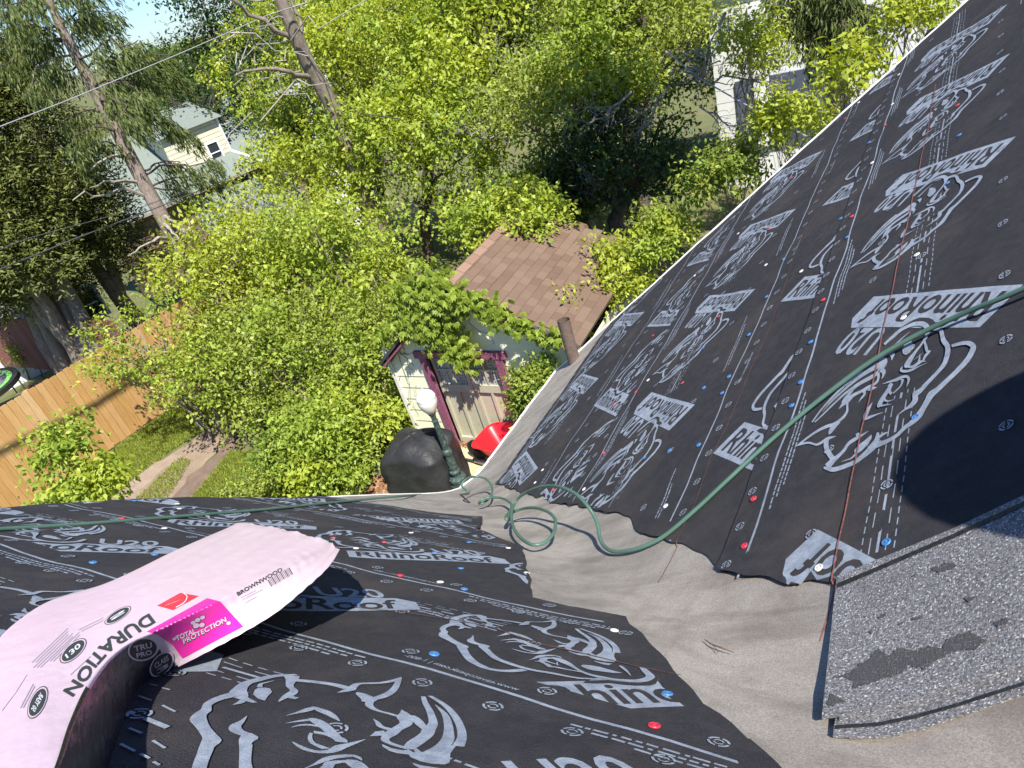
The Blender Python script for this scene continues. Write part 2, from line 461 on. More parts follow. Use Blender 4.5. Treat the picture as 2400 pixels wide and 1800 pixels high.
cM = lambda p: [(1860 + x / 4.0963, 640 + y / 4.0963) for x, y in p]
def px_stroke(o, sc, pts):
    T = stroke([(o[0] + x / sc, o[1] + y / sc, w / sc) for x, y, w in pts]); return T
def to_uvA(T):
    return np.array([[uvA(*q) for q in t] for t in T])
K1, K2, K3, K4 = ((1880, 820), 9.217), ((1860, 960), 7.9), ((2080, 740), 9.217), ((2040, 880), 4.532)
STROKES = [
 (K1, [(225,1640,30),(400,1370,40),(620,1110,45),(850,880,45),(1080,680,48),(1300,520,60)]),
 (K1, [(440,1412,6),(600,1210,34),(770,1040,44),(1000,835,52),(1230,650,66),(1450,515,66),(1680,420,50)]),
 (K1, [(285,1640,28),(470,1460,36),(640,1280,42),(900,1030,50),(1080,905,70),(1230,795,72),(1480,655,80),(1645,555,60)]),
 (K1, [(1635,560,60),(1640,640,50),(1615,740,48),(1540,810,50),(1420,880,70),(1280,960,60),(1100,1055,70),(980,1175,90),(880,1260,60),(800,1355,6)]),
 (K1, [(1110,900,40),(1020,1020,60),(930,1130,60),(880,1220,60)]),
 (K1, [(1330,940,90),(1345,1010,50),(1320,1060,40),(1270,1120,28),(1215,1205,5)]),
 (K1, [(985,1180,40),(980,1300,46),(978,1400,46),(900,1530,52),(760,1650,50),(690,1715,50)]),
 (K2, [(860,290,52),(780,345,90),(735,410,85),(690,490,60),(668,535,10)]),
 (K2, [(780,335,50),(640,380,56),(480,460,46),(330,560,38),(160,690,30),(55,765,5)]),
 (K2, [(60,762,6),(190,708,38),(320,692,38),(450,728,42),(560,672,48),(660,610,60),(805,566,6)]),
 (K2, [(628,640,90),(625,760,86),(665,870,92),(740,985,100)]),
 (K2, [(1395,475,8),(1280,550,36),(1160,620,60),(1030,710,52),(950,830,50),(860,920,56),(740,1025,84),(640,1130,110)]),
 (K2, [(1195,515,70),(1212,560,76),(1190,610,60)]),
 (K2, [(575,1150,40),(650,1165,70),(720,1180,80),(820,1165,80),(980,1110,80),(1130,1050,76),(1260,960,82),(1380,860,100),(1480,760,130),(1550,660,105),(1575,500,40)]),
 (K2, [(1590,590,46),(1680,530,40),(1772,494,8)]),
 (K2, [(895,1036,6),(1000,1000,20),(1080,970,26),(1170,885,40)]),
 (K1, [(1510,1210,14),(1430,1360,70),(1380,1480,90),(1345,1590,50),(1330,1615,20)]),
 (K1, [(1320,1610,16),(1430,1555,62),(1560,1505,42),(1765,1440,6)]),
 (K4, [(120,122,3),(200,95,18),(270,75,34),(330,47,30),(385,45,30),(405,85,30),(385,160,6)]),
 (K4, [(335,70,34),(327,130,20),(290,180,14),(240,225,10)]),
 (K4, [(225,115,34),(200,150,44),(198,200,34),(222,232,34)]),
 (K4, [(190,175,40),(150,240,42),(112,310,50),(90,360,44),(75,372,14)]),
 (K4, [(140,262,20),(160,303,24),(200,312,14),(255,297,2)]),
 (K4, [(90,362,24),(150,358,18),(232,347,2)]),
 (K3, [(1000,350,50),(1110,370,70),(1160,420,90),(1180,520,90),(1210,620,110),(1290,730,112),(1305,880,116),(1280,1020,110),(1230,1160,95),(1100,1320,78),(950,1480,76),(780,1659,85)]),
 (K4, [(690,50,36),(600,150,36),(540,210,46),(487,250,60),(486,310,56),(440,370,38),(370,415,18),(290,475,3)]),
 (K3, [(1385,738,62),(1500,708,76),(1680,680,86),(1800,705,110),(1868,775,120),(1835,880,112),(1740,1050,108),(1560,1250,95),(1380,1430,92),(1130,1659,90)]),
 (K4, [(900,30,38),(800,130,40),(720,200,50),(652,255,66),(620,310,60),(575,390,56),(520,480,66),(440,560,46),(370,608,40),(300,680,34),(200,740,40),(110,775,52),(40,800,54),(-10,825,56)]),
 (K3, [(-60,700,40),(0,645,46),(120,540,56),(280,400,58),(440,310,58),(620,245,80),(780,255,115),(850,330,120),(850,420,110),(820,540,60),(720,690,40),(600,840,50),(500,980,90),(410,1120,105),(365,1180,50)]),
 (K3, [(390,1160,46),(540,1165,60),(640,1100,62),(740,1050,48),(825,1058,5)]),
 (K3, [(650,1110,60),(680,990,40),(690,895,6)]),
 (K3, [(765,1030,50),(800,950,50),(860,880,50),(930,828,8)]),
 (K3, [(920,826,12),(850,835,60),(825,740,62),(800,650,46),(790,580,36)]),
 (K3, [(550,1022,3),(640,960,12),(755,868,2)]),
 (K3, [(320,1150,8),(280,1245,56),(400,1262,58),(520,1232,50),(680,1162,22),(858,1088,3)]),
 (K3, [(495,405,3),(300,570,20),(100,760,30),(60,800,10)]),
]
BLOBS = [
 (K1, [(1290,540),(1500,400),(1700,235),(1765,212),(1822,248),(1832,310),(1800,400),(1755,455),(1680,480),(1560,580),(1640,520),(1680,400),(1500,455),(1350,560)]),
 (K1, [(1640,560),(1690,475),(1755,448),(1797,500),(1790,560),(1742,650),(1698,692),(1725,600),(1700,542),(1665,545)]),
 (K1, [(1490,852),(1612,864),(1480,945),(1400,950)]),
 (K2, [(1128,830),(1200,735),(1330,640),(1455,535),(1455,600),(1385,720),(1260,835),(1180,885),(1138,868)]),
 (K3, [(385,550),(475,558),(520,640),(548,690),(545,740),(470,855),(380,905),(320,880),(303,790),(330,735)]),
 (K3, [(20,895),(130,850),(146,890),(100,990),(65,1030),(68,965)]),
 (K3, [(880,300),(1140,298),(1060,340),(1180,380),(1090,410),(960,380),(880,400)]),
]
HUMP = (K3, [(300,325),(400,262),(560,165),(700,112),(880,108),(960,140),(1020,205),(1180,200),(1310,228),(1180,300),(900,300),(862,250),(780,205),(680,195),(560,240),(400,335)])
BAR = cM([(770,255),(2190,135),(1780,552),(550,552),(562,460)])
def make_template():
    T, E, I = [], [], []
    def push(t, e, i):
        T.append(t); E.append(np.full(len(t), e)); I.append(np.full(len(t), i))
    tip = uvA(*BAR[1])
    push(refine(poly_tris([uvA(*q) for q in BAR]), .05, 9), .0010, 0)
    s, e, up = uvA(*cM([(2035, 208)])[0]), uvA(*cM([(822, 288)])[0]), uvA(*cM([(600, 512)])[0]) - uvA(*cM([(825, 285)])[0])
    t, w = text_tris('RhinoRoof', .018)
    push(refine(s + t[..., 0:1] / w * (e - s) + t[..., 1:2] / .73 * up, .06, 3), .0016, 1)
    (o, sc), p = HUMP
    push(refine(poly_tris([uvA(o[0] + x / sc, o[1] + y / sc) for x, y in p]), .05), .0019, 1)
    s, e, up = uvA(*cM([(915, 565)])[0]), uvA(*cM([(575, 566)])[0]), uvA(*cM([(690, 832)])[0]) - uvA(*cM([(915, 565)])[0])
    t, w = text_tris('U20', .02)
    push(refine(s + t[..., 0:1] / w * (e - s) + t[..., 1:2] / .73 * up, .06, 3), .0013, 0)
    n = 0
    for (o, sc), p in BLOBS:
        push(refine(poly_tris([uvA(o[0] + x / sc, o[1] + y / sc) for x, y in p]), .05), .0022 + .00003 * n, 0); n += 1
    for (o, sc), p in STROKES:
        push(to_uvA(px_stroke(o, sc, p)), .0022 + .00003 * n, 0); n += 1
    return np.concatenate(T) - tip, np.concatenate(E), np.concatenate(I), tip
TPL, TPE, TPI, TIP = make_template()
HORN = uvA(1860 + 300 / 7.9, 960 + 450 / 7.9) - TIP
FEND = uvA(*BAR[3]) - TIP

for k, tips in ((2, [(-2.2, 3.9), (-1.14, 3.905), (-.085, 3.905), (.98, 3.905), (2.0, 3.905)]),
                (1, [(-1.69, 2.70), (-.77, 2.665), (.14, 2.71), (1.055, 2.735), (2.0, 2.735)]),
                (0, [(-.41, 1.27), (.47, 1.30), (1.29, 1.345), (2.1, 1.35)])):
    for t in tips:
        decal('rhino_print', TPL + arr(*t), TPE, TPI, 'A', k, sheetsA[k])
for k, tips in ((2, [(-1.6, 4.15), (-.55, 4.15), (.5, 4.15), (1.55, 4.15)]),
                (1, [(-1.22, 2.925), (-.23, 2.95), (.73, 2.97), (1.67, 2.98), (2.6, 2.98)]),
                (0, [(-.85, 1.5), (.02, 1.52), (.87, 1.57), (1.7, 1.6)])):
    for t in tips:
        decal('rhino_print', arr(*t) - TPL, TPE, TPI, 'A', k, sheetsA[k])
SBL = .87
def tplB(anchor, ref, flip=1):
    return arr(*anchor) + flip * SBL * (TPL - ref) * arr(-1, 1)
for k, anc, ref, fl in ((2, (-2.24, 3.01), HORN, 1), (3, (-2.24, 3.58), HORN, 1), (2, (-1.82, 3.10), FEND, 1), (1, (-1.63, 2.345), FEND, 1),
                        (2, (-.97, 3.13), FEND, 1), (1, (-.81, 2.41), FEND, 1), (3, (-1.40, 3.62), HORN, 1), (3, (-.55, 3.66), HORN, 1),
                        (2, (-.13, 3.14), FEND, 1), (1, (-2.40, 2.31), FEND, 1), (0, (-1.0, 1.60), FEND * 0, -1), (1, (-.02, 2.45), FEND, 1), (0, (-.15, 1.62), FEND * 0, -1)):
    decal('rhino_print', tplB(anc, ref, fl), TPE, TPI, 'B', k, sheetsB[k])

def line_tris(pts, w):
    return stroke([(a, b, w) for a, b in pts], 1)
def row_line(v, u0, u1, w, wob=.004, q=0, step=.06):
    u = np.arange(u0, u1, step)
    return line_tris([(a, v + wob * math.sin(7 * a + q) + wob * .5 * math.sin(17 * a + 2 * q)) for a in u], w)
def ring(c, r0, r1, a0, a1, n=5):
    a = np.linspace(a0, a1, n); out = []
    for i in range(n - 1):
        p = [c + r * arr(math.cos(t), math.sin(t)) for r, t in ((r0, a[i]), (r1, a[i]), (r1, a[i + 1]), (r0, a[i + 1]))]
        out += [[p[0], p[1], p[2]], [p[0], p[2], p[3]]]
    return np.array(out)
def target(c, R):
    c = arr(*c); q = .16
    return np.concatenate([ring(c, R * .76, R, j * math.pi / 2 + q, (j + 1) * math.pi / 2 - q) for j in range(4)] +
                          [ring(c, R * .36, R * .54, j * math.pi + .3, (j + 1) * math.pi - .3, 4) for j in range(2)])
def micro(v, u0, u1, h, seed):
    """rows of small lettering too fine to read: broken strips"""
    r = np.random.default_rng(seed + 1000); out = []; u = u0
    while u < u1:
        w = r.uniform(.006, .026)
        vv = v + .004 * math.sin(7 * u) + .002 * math.sin(17 * u)
        out.append(line_tris([(u, vv), (u + w, vv)], h)); u += w + r.uniform(.003, .007)
    return np.concatenate(out)
def url(v, u, size, d):
    t, w = text_tris('www.eavetopeak.com | 1-800-', .01)
    return arr(u, v) + t * size * arr(d, d)
per = 1.05
for k in range(4):
    e = EA[k]; T = []
    T.append(row_line(e + .085, -2.6, 3.6, .0075, q=k))
    T.append(row_line(e + .90 if k else e + .86, -2.6, 3.6, .0065, q=k + 2))
    for n in range(-3, 5):
        u0 = -.15 + n * per + .3 * k
        for j in range(3): T.append(micro(e + .112 + .013 * j, u0 + .04 * j, u0 + .52 - .05 * j, .005, 10 * k + n * 3 + j))
        for j in range(2): T.append(micro(e + .80 + .015 * j, u0 + .3 + .04 * j, u0 + .75 - .1 * j, .005, 77 + 10 * k + n * 3 + j))
        t, w = text_tris('www.eavetopeak.com | 1-800-', .01)
        T.append(arr(u0 + .1, e + .93 + .012) + t * .017 * arr(-1, -1) + arr(w * .017, .02))
        uc = {2: -.60, 1: -.22, 0: -.85}.get(k, -.3) + n * per
        for j, (dv, ln, gp, ww) in enumerate(((-.036, .020, .012, .0028), (-.018, .045, .03, .0028), (0, .17, .02, .0062), (.018, .045, .03, .0028), (.036, .020, .012, .0028))):
            a = uc - .27
            while a < uc + .27:
                T.append(line_tris([(a, e + .45 + dv), (min(a + ln, uc + .27), e + .45 + dv)], ww)); a += ln + gp
    TT = np.concatenate(T); decal('printed_lines', TT, .0008, 0, 'A', k, sheetsA[k])
    G = []
    for dv, st, ph in ((.03, .14, 0), (.27, .30, .1), (.45, .54, .0), (.70, .31, .2), (.95, .14, .05)):
        for a in np.arange(-2.8 + ph, 3.6, st): G.append(target((a, e + dv + .004 * math.sin(9 * a)), .0150))
    decal('printed_targets', np.concatenate(G), .0030, 0, 'A', k, sheetsA[k])
for k in range(5):
    e = EB[k]; T = []
    T.append(row_line(e + .085, -4, .0, .0085, wob=.005, q=k))
    for n in range(-5, 2):
        u0 = -.4 + n * .83 + .27 * k
        for j in range(3): T.append(micro(e + .115 + .014 * j, u0 + .03 * j, u0 + .42 - .05 * j, .0055, 300 + 10 * k + n * 3 + j))
        for j in range(2): T.append(micro(e + .33 + .015 * j, u0 + .2, u0 + .5 - .1 * j, .005, 377 + 10 * k + n * 3 + j))
        t, w = text_tris('www.eavetopeak.com | 1-800-', .01)
        T.append(arr(u0 + .55, e + .062) + t * .019 * arr(1, -1))
        uc = -.55 + n * .83 + .1 * k
        for j, (dv, ln, gp, ww) in enumerate(((-.036, .022, .014, .003), (-.018, .045, .03, .003), (0, .10, .03, .0065), (.018, .045, .03, .003), (.036, .022, .014, .003))):
            a = uc - .13
            while a < uc + .13:
                T.append(line_tris([(a, e + .30 + dv), (min(a + ln, uc + .13), e + .30 + dv)], ww)); a += ln + gp
    decal('printed_lines', np.concatenate(T), .0008, 0, 'B', k, sheetsB[k])
    G = []
    for dv, st, ph in ((.15, .135, .05), (.035, .28, .1), (.37, .33, 0)):
        for a in np.arange(-3.9 + ph, -.05, st): G.append(target((a, e + dv + .004 * math.sin(9 * a)), .0165))
    decal('printed_targets', np.concatenate(G), .0030, 0, 'B', k, sheetsB[k])

# dashes and a target beside the bundle
c9 = lambda q: arr(*uvB(q[0] / 2.765, 1200 + q[1] / 2.765))
T = [line_tris([c9(a), c9(b)], w) for a, b, w in (((965,1160),(1015,1175),.003),((1045,1190),(1095,1205),.003),((890,1245),(975,1275),.003),((1045,1305),(1130,1345),.004),((935,1385),(1080,1445),.009),((830,1345),(860,1355),.009),((830,1445),(915,1480),.004),((985,1525),(1065,1570),.004),((775,1545),(870,1590),.004),((905,1605),(965,1630),.004),((990,1650),(1030,1670),.004))]
decal('printed_lines', np.concatenate(T + [target(c9((897, 1355)), .0165)]), .0034, 0, 'B', 3, sheetsB[3])

# snapped chalk lines
def chalk(px, w, m, side, name='chalk_line'):
    P = [(uvA if side == 'A' else uvB)(*q) for q in px]; v0 = np.array(P)
    T = refine(stroke([(a, b, w) for a, b in P], 14), .03)
    c_ = T.mean(1); T = T[np.sin(61 * c_[:, 0] + 3 * np.sin(17 * c_[:, 0])) > -1.1]
    fl = T.reshape(-1, 2); v_ = fl[:, 1]
    if side == 'A':
        k_ = np.clip(np.searchsorted(EA, v_) - 1, 0, 3); of = np.choose(k_, [offA(i, v_) for i in range(4)]) + .0046
        Q = SA(fl[:, 0], v_, np.where(fl[:, 0] > u_leftA(v_), of, .0012))
    else:
        k_ = np.clip(np.searchsorted(EB, v_) - 1, 0, 4); Q = SB(fl[:, 0], v_, np.choose(k_, [offB(i, v_) for i in range(5)]) + .0046)
    obj(name, Q, np.arange(len(Q)).reshape(-1, 3), m, roof, smoothed=True)
chalk([(1936, 1518), (1950, 1430), (1962, 1355), (1990, 1200), (2020, 1050), (2077, 781), (2117, 600), (2150, 440), (2179, 304), (2197, 202)], .0034, M_chalk, 'A')
chalk([(1560, 1385), (1596, 1269), (1636, 1174), (1670, 1076), (1699, 1020), (1803, 777), (1860, 620), (1940, 400)], .0032, M_chalk2, 'A')
chalk([(800, 1425), (1115, 1478), (1252, 1518), (1451, 1565), (1596, 1601)], .0035, M_chalk2, 'B')

# button cap nails
def cap_mesh(k):
    b = MB().lathe((0, 0, 0), [(.0102, 0), (.0102, .0016), (.0093, .0030), (.0070, .0034), (.0062, .0022), (.0030, .0024), (.0024, .0036), (.0004, .0040)], 16)
    o = b.build(k + '_cap_nail', M_cap[k], roof, smoothed=True); return o
CAPS = {}
def caps(k, side, px):
    for x, y in px:
        u, v = (uvA if side == 'A' else uvB)(x, y)
        kk = max([i for i, e in enumerate(EA if side == 'A' else EB) if v > e] or [0])
        if side == 'A': P, ax, n = SA(u, v, offA(kk, v) + .001), UA, NA
        else: P, ax, n = SB(u, v, offB(kk, v) + .001), UB, NB
        a = random.uniform(-.07, .07); n2 = unit(n + a * ax); x1 = unit(ax - n2 * (ax @ n2)); y1 = np.cross(n2, x1)
        M = Matrix(((x1[0], y1[0], n2[0], P[0] - CC[0]), (x1[1], y1[1], n2[1], P[1] - CC[1]), (x1[2], y1[2], n2[2], P[2] - CC[2]), (0, 0, 0, 1)))
        if k not in CAPS:
            c = cap_mesh(k)
            for vv in c.data.vertices: vv.co = Vector(vv.co) + Vector(CC)     # mesh data centred on the nail itself
            CAPS[k] = c; c.matrix_local = M
        else: copy_part(CAPS[k], roof, M)
caps('red', 'A', [(1772, 1175), (1753, 1288), (1934, 708), (1602, 900), (1631, 664), (1687, 744), (2001, 512), (2246, 249), (2077, 297), (1982, 280), (1859, 418), (1808, 539), (1532, 788), (1494, 922), (1417, 1064), (1299, 1150), (1442, 949)])
caps('blue', 'A', [(1642, 1047), (1573, 1059), (1514, 1077), (1906, 808), (1881, 900), (1859, 954), (1757, 786), (1799, 698), (1712, 886), (1653, 912), (1696, 925), (2153, 986), (1839, 610), (1651, 819), (2084, 1278), (1972, 514), (1990, 561), (2251, 320), (2223, 433), (2039, 336), (1357, 1063)])
caps('white', 'A', [(1563, 1189), (2123, 751), (2155, 604), (1629, 647), (1797, 623), (1880, 638), (1927, 1339), (2047, 385), (2094, 247), (2109, 178), (2014, 242), (1733, 551), (1523, 895), (1373, 1151), (1273, 1103), (1256, 1133)])
caps('red', 'B', [(937, 1358), (900, 1276), (1532, 1718), (286, 1223), (781, 1264)])
caps('blue', 'B', [(1087, 1392), (1080, 1337), (1099, 1275), (1016, 1551), (1563, 1638), (1019, 1303), (834, 1422), (108, 1432), (217, 1329), (362, 1306), (712, 1406), (315, 1182)])
caps('white', 'B', [(1031, 1374), (1191, 1291), (963, 1254), (1234, 1349), (1439, 1490), (834, 1290), (385, 1244), (420, 1195), (416, 1185)])

# white drip edge along eave, hip and rake
d = MB()
pts = [SA(u, -.006, .006) for u in np.linspace(0, 1.6, 16)] + [SA(u_hip(v) + .004, v, .006) for v in np.linspace(.2, 5.7, 50)]
d.tube(pts, .008, 6)
pr_ = [SB(.012, v, -.004) for v in np.linspace(.02, 4.8, 60)]
d.tube(pr_, .009, 6)
for pl, nn in ((pts, NA), (pr_, NB)):
    for a, b in zip(pl[:-1], pl[1:]):
        d.add([a, b, np.array(b) - (0, 0, .12), np.array(a) - (0, 0, .12)], [(0, 1, 2, 3)])
d.build('drip_edge', M_white_metal, roof)
d = MB()
for u in (.37, .92, 1.28):
    p = SA(u, .0, .012); d.box(p, UA * .03, VA * .018, NA * .012)
    d.bar(p, p - VA * .03 - NA * .02, .01, .01)
d.build('gutter_clip', M_white_metal, roof)
# vent pipe at the eave corner
p0 = SA(*uvA(1346, 846), 0.0)
top = p0 + unit(arr(.0, .0, 1) * 1.0 - .02 * UA) * .40
pb = MB().tube([p0 - (0, 0, .05), p0 + (top - p0) * .45, top], [.052, .052, .053], 20, cap=False)
pb.tube([top, top - (top - p0) * .5], [.044, .044], 20, cap=False)
pb.build('vent_pipe', M_pipe, roof, smoothed=True)
# walls and the hidden sides of the roof
w = MB()
c0 = CC + UA * 0; un = arr(*(np.cross(UA, (0, 0, 1)))); un = unit(un) * (1 if un @ VA > 0 else -1)
def wall(a, b, z0, z1a, z1b):
    w.add([(a[0], a[1], z0), (b[0], b[1], z0), (b[0], b[1], z1b), (a[0], a[1], z1a)], [(0, 1, 2, 3)])
e_ = CC + UA * 1.6; inn = un * .28
wall(CC + inn, e_ + inn - UA * .2, -.3, EAVE_Z + .1, EAVE_Z + .1)
h2 = SA(u_hip(5.7), 5.7, 0)
wall(e_ + inn - UA * .2, h2 + inn - UA * .2, -.3, EAVE_Z + .1, h2[2] - .2)
r2 = SB(-.15, 4.8, 0); r0 = SB(-.15, .1, 0)
wall(r0 + un * .1, r2 + un * .1, -.3, r0[2] - .05, r2[2] - .05)
w.build('wall', M_wall, roof)
# far side of the low slope, beyond its ridge, and of the hip
f = MB(); hb = unit(arr(VB[0], VB[1], 0))
ra, rb = SB(.0, 4.85, 0), SB(-3.8, 4.85, 0)
f.add([ra, rb, rb + hb * 2.6 - (0, 0, 2.3), ra + hb * 2.6 - (0, 0, 2.3)], [(0, 1, 2, 3)])
hn = unit(arr(UA[0], UA[1], 0))
q0, q1 = SA(1.6, .0, -.01), SA(u_hip(5.7), 5.7, -.01)
f.add([q0, q1, q1 + hn * 2.4 - (0, 0, 3.2), q0 + hn * .25 - (0, 0, .3)], [(0, 1, 2, 3)])
f.build('back_slope', M_felt, roof)
# ------------------------------------------------------------------ granulated shingles lying across the valley
M_gran = mat('grey_granules', (.075, .073, .078), .7, (.27, .265, .27), 210, bump=.5, bscale=420, spec=.4, detail=3, mix=(.36, .62),
             speck=(260, .60, .70, (.62, .61, .62)), extra=((.09, .086, .09), .5, .8, .45), extra_scale=5)
M_granwet = mat('damp_granules', (.055, .053, .057), .6, (.10, .098, .10), 300, bump=.6, bscale=520, spec=.35, speck=(480, .64, .72, (.32, .32, .34)))
M_seal = mat('sealant_strip', (.012, .012, .013), .5, (.03, .03, .03), 90, bump=.3, bscale=200, spec=.4)
def pxgrid(top, bot, nu, nv, off):
    """world grid between two pixel polylines laid on the roof at height off"""
    top, bot = np.array(top, float), np.array(bot, float)
    def res(p, n):
        s = np.r_[0, np.cumsum(np.linalg.norm(np.diff(p, axis=0), axis=1))]; t = np.linspace(0, s[-1], n)
        return np.stack([np.interp(t, s, p[:, 0]), np.interp(t, s, p[:, 1])], 1)
    a, b = res(top, nu), res(bot, nu)
    return [[hit(*(a[i] * (1 - f) + b[i] * f), off) for i in range(nu)] for f in np.linspace(0, 1, nv)]
def slab(G, th):
    """thin solid sheet: grid plus an edge skirt of thickness th"""
    G = np.array(G); b = MB().grid(G)
    for e in (G[0], G[-1], G[:, 0], G[:, -1]):
        for i in range(len(e) - 1):
            b.add([e[i], e[i + 1], e[i + 1] - (0, 0, th), e[i] - (0, 0, th)], [(0, 1, 2, 3)])
    return b
SH = [dict(top=[(1975, 1560), (2130, 1540), (2300, 1480), (2480, 1420)], bot=[(1952, 1722), (2010, 1726), (2090, 1722), (2180, 1700), (2240, 1678), (2480, 1600)], off=.005,
           seal=([(1958, 1704), (2060, 1697), (2150, 1678), (2250, 1650), (2400, 1602), (2470, 1580)], 9), lab='lowest grey shingle strip showing as a curved rim under the others'),
      dict(top=[(1968, 1500), (2130, 1480), (2300, 1420), (2480, 1360)], bot=[(1966, 1686), (2010, 1682), (2100, 1668), (2200, 1640), (2300, 1607), (2480, 1548)], off=.008,
           seal=([(1945, 1662), (2000, 1655), (2070, 1643), (2160, 1618), (2250, 1592), (2400, 1549), (2470, 1528)], 9), lab='middle grey shingle strip peeking out between two others'),
      dict(top=[(1961, 1350), (2030, 1322), (2230, 1240), (2400, 1160), (2600, 1070)], bot=[(1926, 1680), (2010, 1668), (2110, 1648), (2200, 1620), (2300, 1588), (2600, 1490)], off=.012,
           seal=([(1963, 1372), (2040, 1340), (2230, 1258), (2400, 1180), (2560, 1105)], 11), lab='large grey granulated shingle with damp stains on top of its stack')]
for i, s_ in enumerate(SH):
    G = pxgrid(s_['top'], s_['bot'], 60, 44, s_['off'])
    t = thing('roof_shingle', G[0][0], s_['lab'], 'shingle', 'grey shingles lying across the valley')
    slab(G, .007).build('granule_sheet', M_gran, t, smoothed=False)
    px, w = s_['seal']; px = np.array(px, float)
    SG = pxgrid(px - (0, w / 2), px + (0, w / 2), 50, 3, s_['off'] + .0016)
    MB().grid(np.array(SG)).build('sealant_strip', M_seal, t)
    if i == 2:
        def stain(poly, seed):
            r = np.random.default_rng(seed)
            p = np.array([(1600 + a / 2.765, 1200 + b / 2.765) for a, b in poly], float); q = []
            for j in range(len(p)):
                a, b = p[j], p[(j + 1) % len(p)]; k = max(2, int(np.linalg.norm(b - a) / 6))
                for f in np.linspace(0, 1, k, endpoint=False): q.append(a + (b - a) * f + r.normal(0, 1.8, 2))
            T = refine(poly_tris(q), 14); fl = T.reshape(-1, 2)
            P = [hit(*x, s_['off'] + .0013 + .0001 * seed) for x in fl]
            obj('damp_stain', P, np.arange(len(P)).reshape(-1, 3), M_granwet, t)
        stain([(960,1075),(1080,1040),(1200,950),(1270,890),(1340,930),(1400,880),(1500,900),(1600,870),(1680,880),(1720,820),(1870,765),(1890,800),(1970,830),(1900,890),(1760,900),(1650,960),(1560,1010),(1460,1000),(1400,1050),(1300,1080),(1220,1110),(1150,1130),(1100,1150),(1110,1090),(1050,1070)], 1)
        stain([(950,1180),(1010,1200),(1060,1230),(1000,1240),(935,1260)], 2)
        stain([(1600,370),(1700,330),(1790,335),(1740,370),(1650,390)], 3)
        stain([(1260,680),(1330,645),(1300,680)], 4); stain([(1200,780),(1230,750),(1225,790)], 5)
        stain([(1480,690),(1560,660),(1530,690)], 6); stain([(2020,720),(2100,680),(2110,720),(2060,745)], 7)
        stain([(1830,560),(1900,540),(1860,580)], 8); stain([(1490,410),(1510,400),(1505,420)], 9); stain([(1380,740),(1440,700),(1420,730)], 10)

# ------------------------------------------------------------------ bundle of shingles in pink wrapping
def plB(x, y, h):
    r = ray(x, y); return CAM + r * ((NB @ (CC - CAM) + h) / (NB @ r))
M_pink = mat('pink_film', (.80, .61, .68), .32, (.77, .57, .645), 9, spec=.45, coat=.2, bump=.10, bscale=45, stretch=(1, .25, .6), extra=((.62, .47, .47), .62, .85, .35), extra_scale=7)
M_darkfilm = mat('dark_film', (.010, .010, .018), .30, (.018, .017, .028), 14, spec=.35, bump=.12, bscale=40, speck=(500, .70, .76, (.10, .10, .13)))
M_ink = mat('dark_ink', (.045, .055, .05), .6)
M_grey_ink = mat('grey_ink', (.42, .36, .40), .6)
M_magenta = mat('magenta_ink', (.86, .03, .38), .4, spec=.4)
M_redink = mat('red_ink', (.72, .04, .07), .4)
M_whiteink = mat('white_ink', (.82, .78, .80), .5)
# stations along the pack: left edge, ridge of the right side, foot of the right side (pixel, height over the slope)
ST = [((-330, 2010), .075, (20, 2160), .078, (150, 2200), 0),
      ((-220, 1800), .076, (60, 1990), .080, (205, 2010), 0),
      ((-90, 1615), .078, (134, 1800), .082, (258, 1800), 0),
      ((-5, 1495), .080, (166, 1700), .083, (285, 1725), 0),
      ((55, 1443), .082, (205, 1612), .086, (306, 1665), 0),
      ((115, 1408), .085, (252, 1548), .090, (331, 1618), 0),
      ((185, 1385), .090, (311, 1503), .094, (362, 1590), .002),
      ((250, 1364), .096, (385, 1470), .098, (402, 1570), .010),
      ((330, 1328), .103, (462, 1432), .104, (478, 1532), .030),
      ((410, 1290), .110, (545, 1392), .110, (566, 1486), .055),
      ((480, 1258), .116, (622, 1350), .116, (648, 1435), .085),
      ((530, 1236), .120, (690, 1310), .122, (716, 1378), .115),
      ((556, 1224), .122, (742, 1288), .128, (768, 1330), .145),
      ((575, 1228), .120, (764, 1266), .134, (796, 1291), .160)]
rowsG = []
for (l, hl, r_, hr, f_, hf) in ST:
    L, R, F = plB(*l, hl), plB(*r_, hr), plB(*f_, hf)
    Lb = plB(*l, hl) - NB * (hl - .004) - unit(R - L) * .012
    row = [Lb, Lb * .5 + L * .5 - unit(R - L) * .006]
    for t in np.linspace(0, 1, 13): row.append(L + (R - L) * t + NB * (.006 * math.sin(math.pi * t)))
    for t in np.linspace(0, 1, 7)[1:]: row.append(R + (F - R) * t + NB * (.003 * math.sin(math.pi * t)))
    rowsG.append(row)
rowsG = np.array(rowsG)
# densify along the pack
tt = np.linspace(0, len(ST) - 1, 150); i0 = np.minimum(tt.astype(int), len(ST) - 2); u = (tt - i0)[:, None, None]
gm = lambda k: rowsG[np.clip(k, 0, len(ST) - 1)]
G = .5 * (2 * gm(i0) + (gm(i0 + 1) - gm(i0 - 1)) * u + (2 * gm(i0 - 1) - 5 * gm(i0) + 4 * gm(i0 + 1) - gm(i0 + 2)) * u * u + (3 * gm(i0) - gm(i0 - 1) - 3 * gm(i0 + 1) + gm(i0 + 2)) * u ** 3)
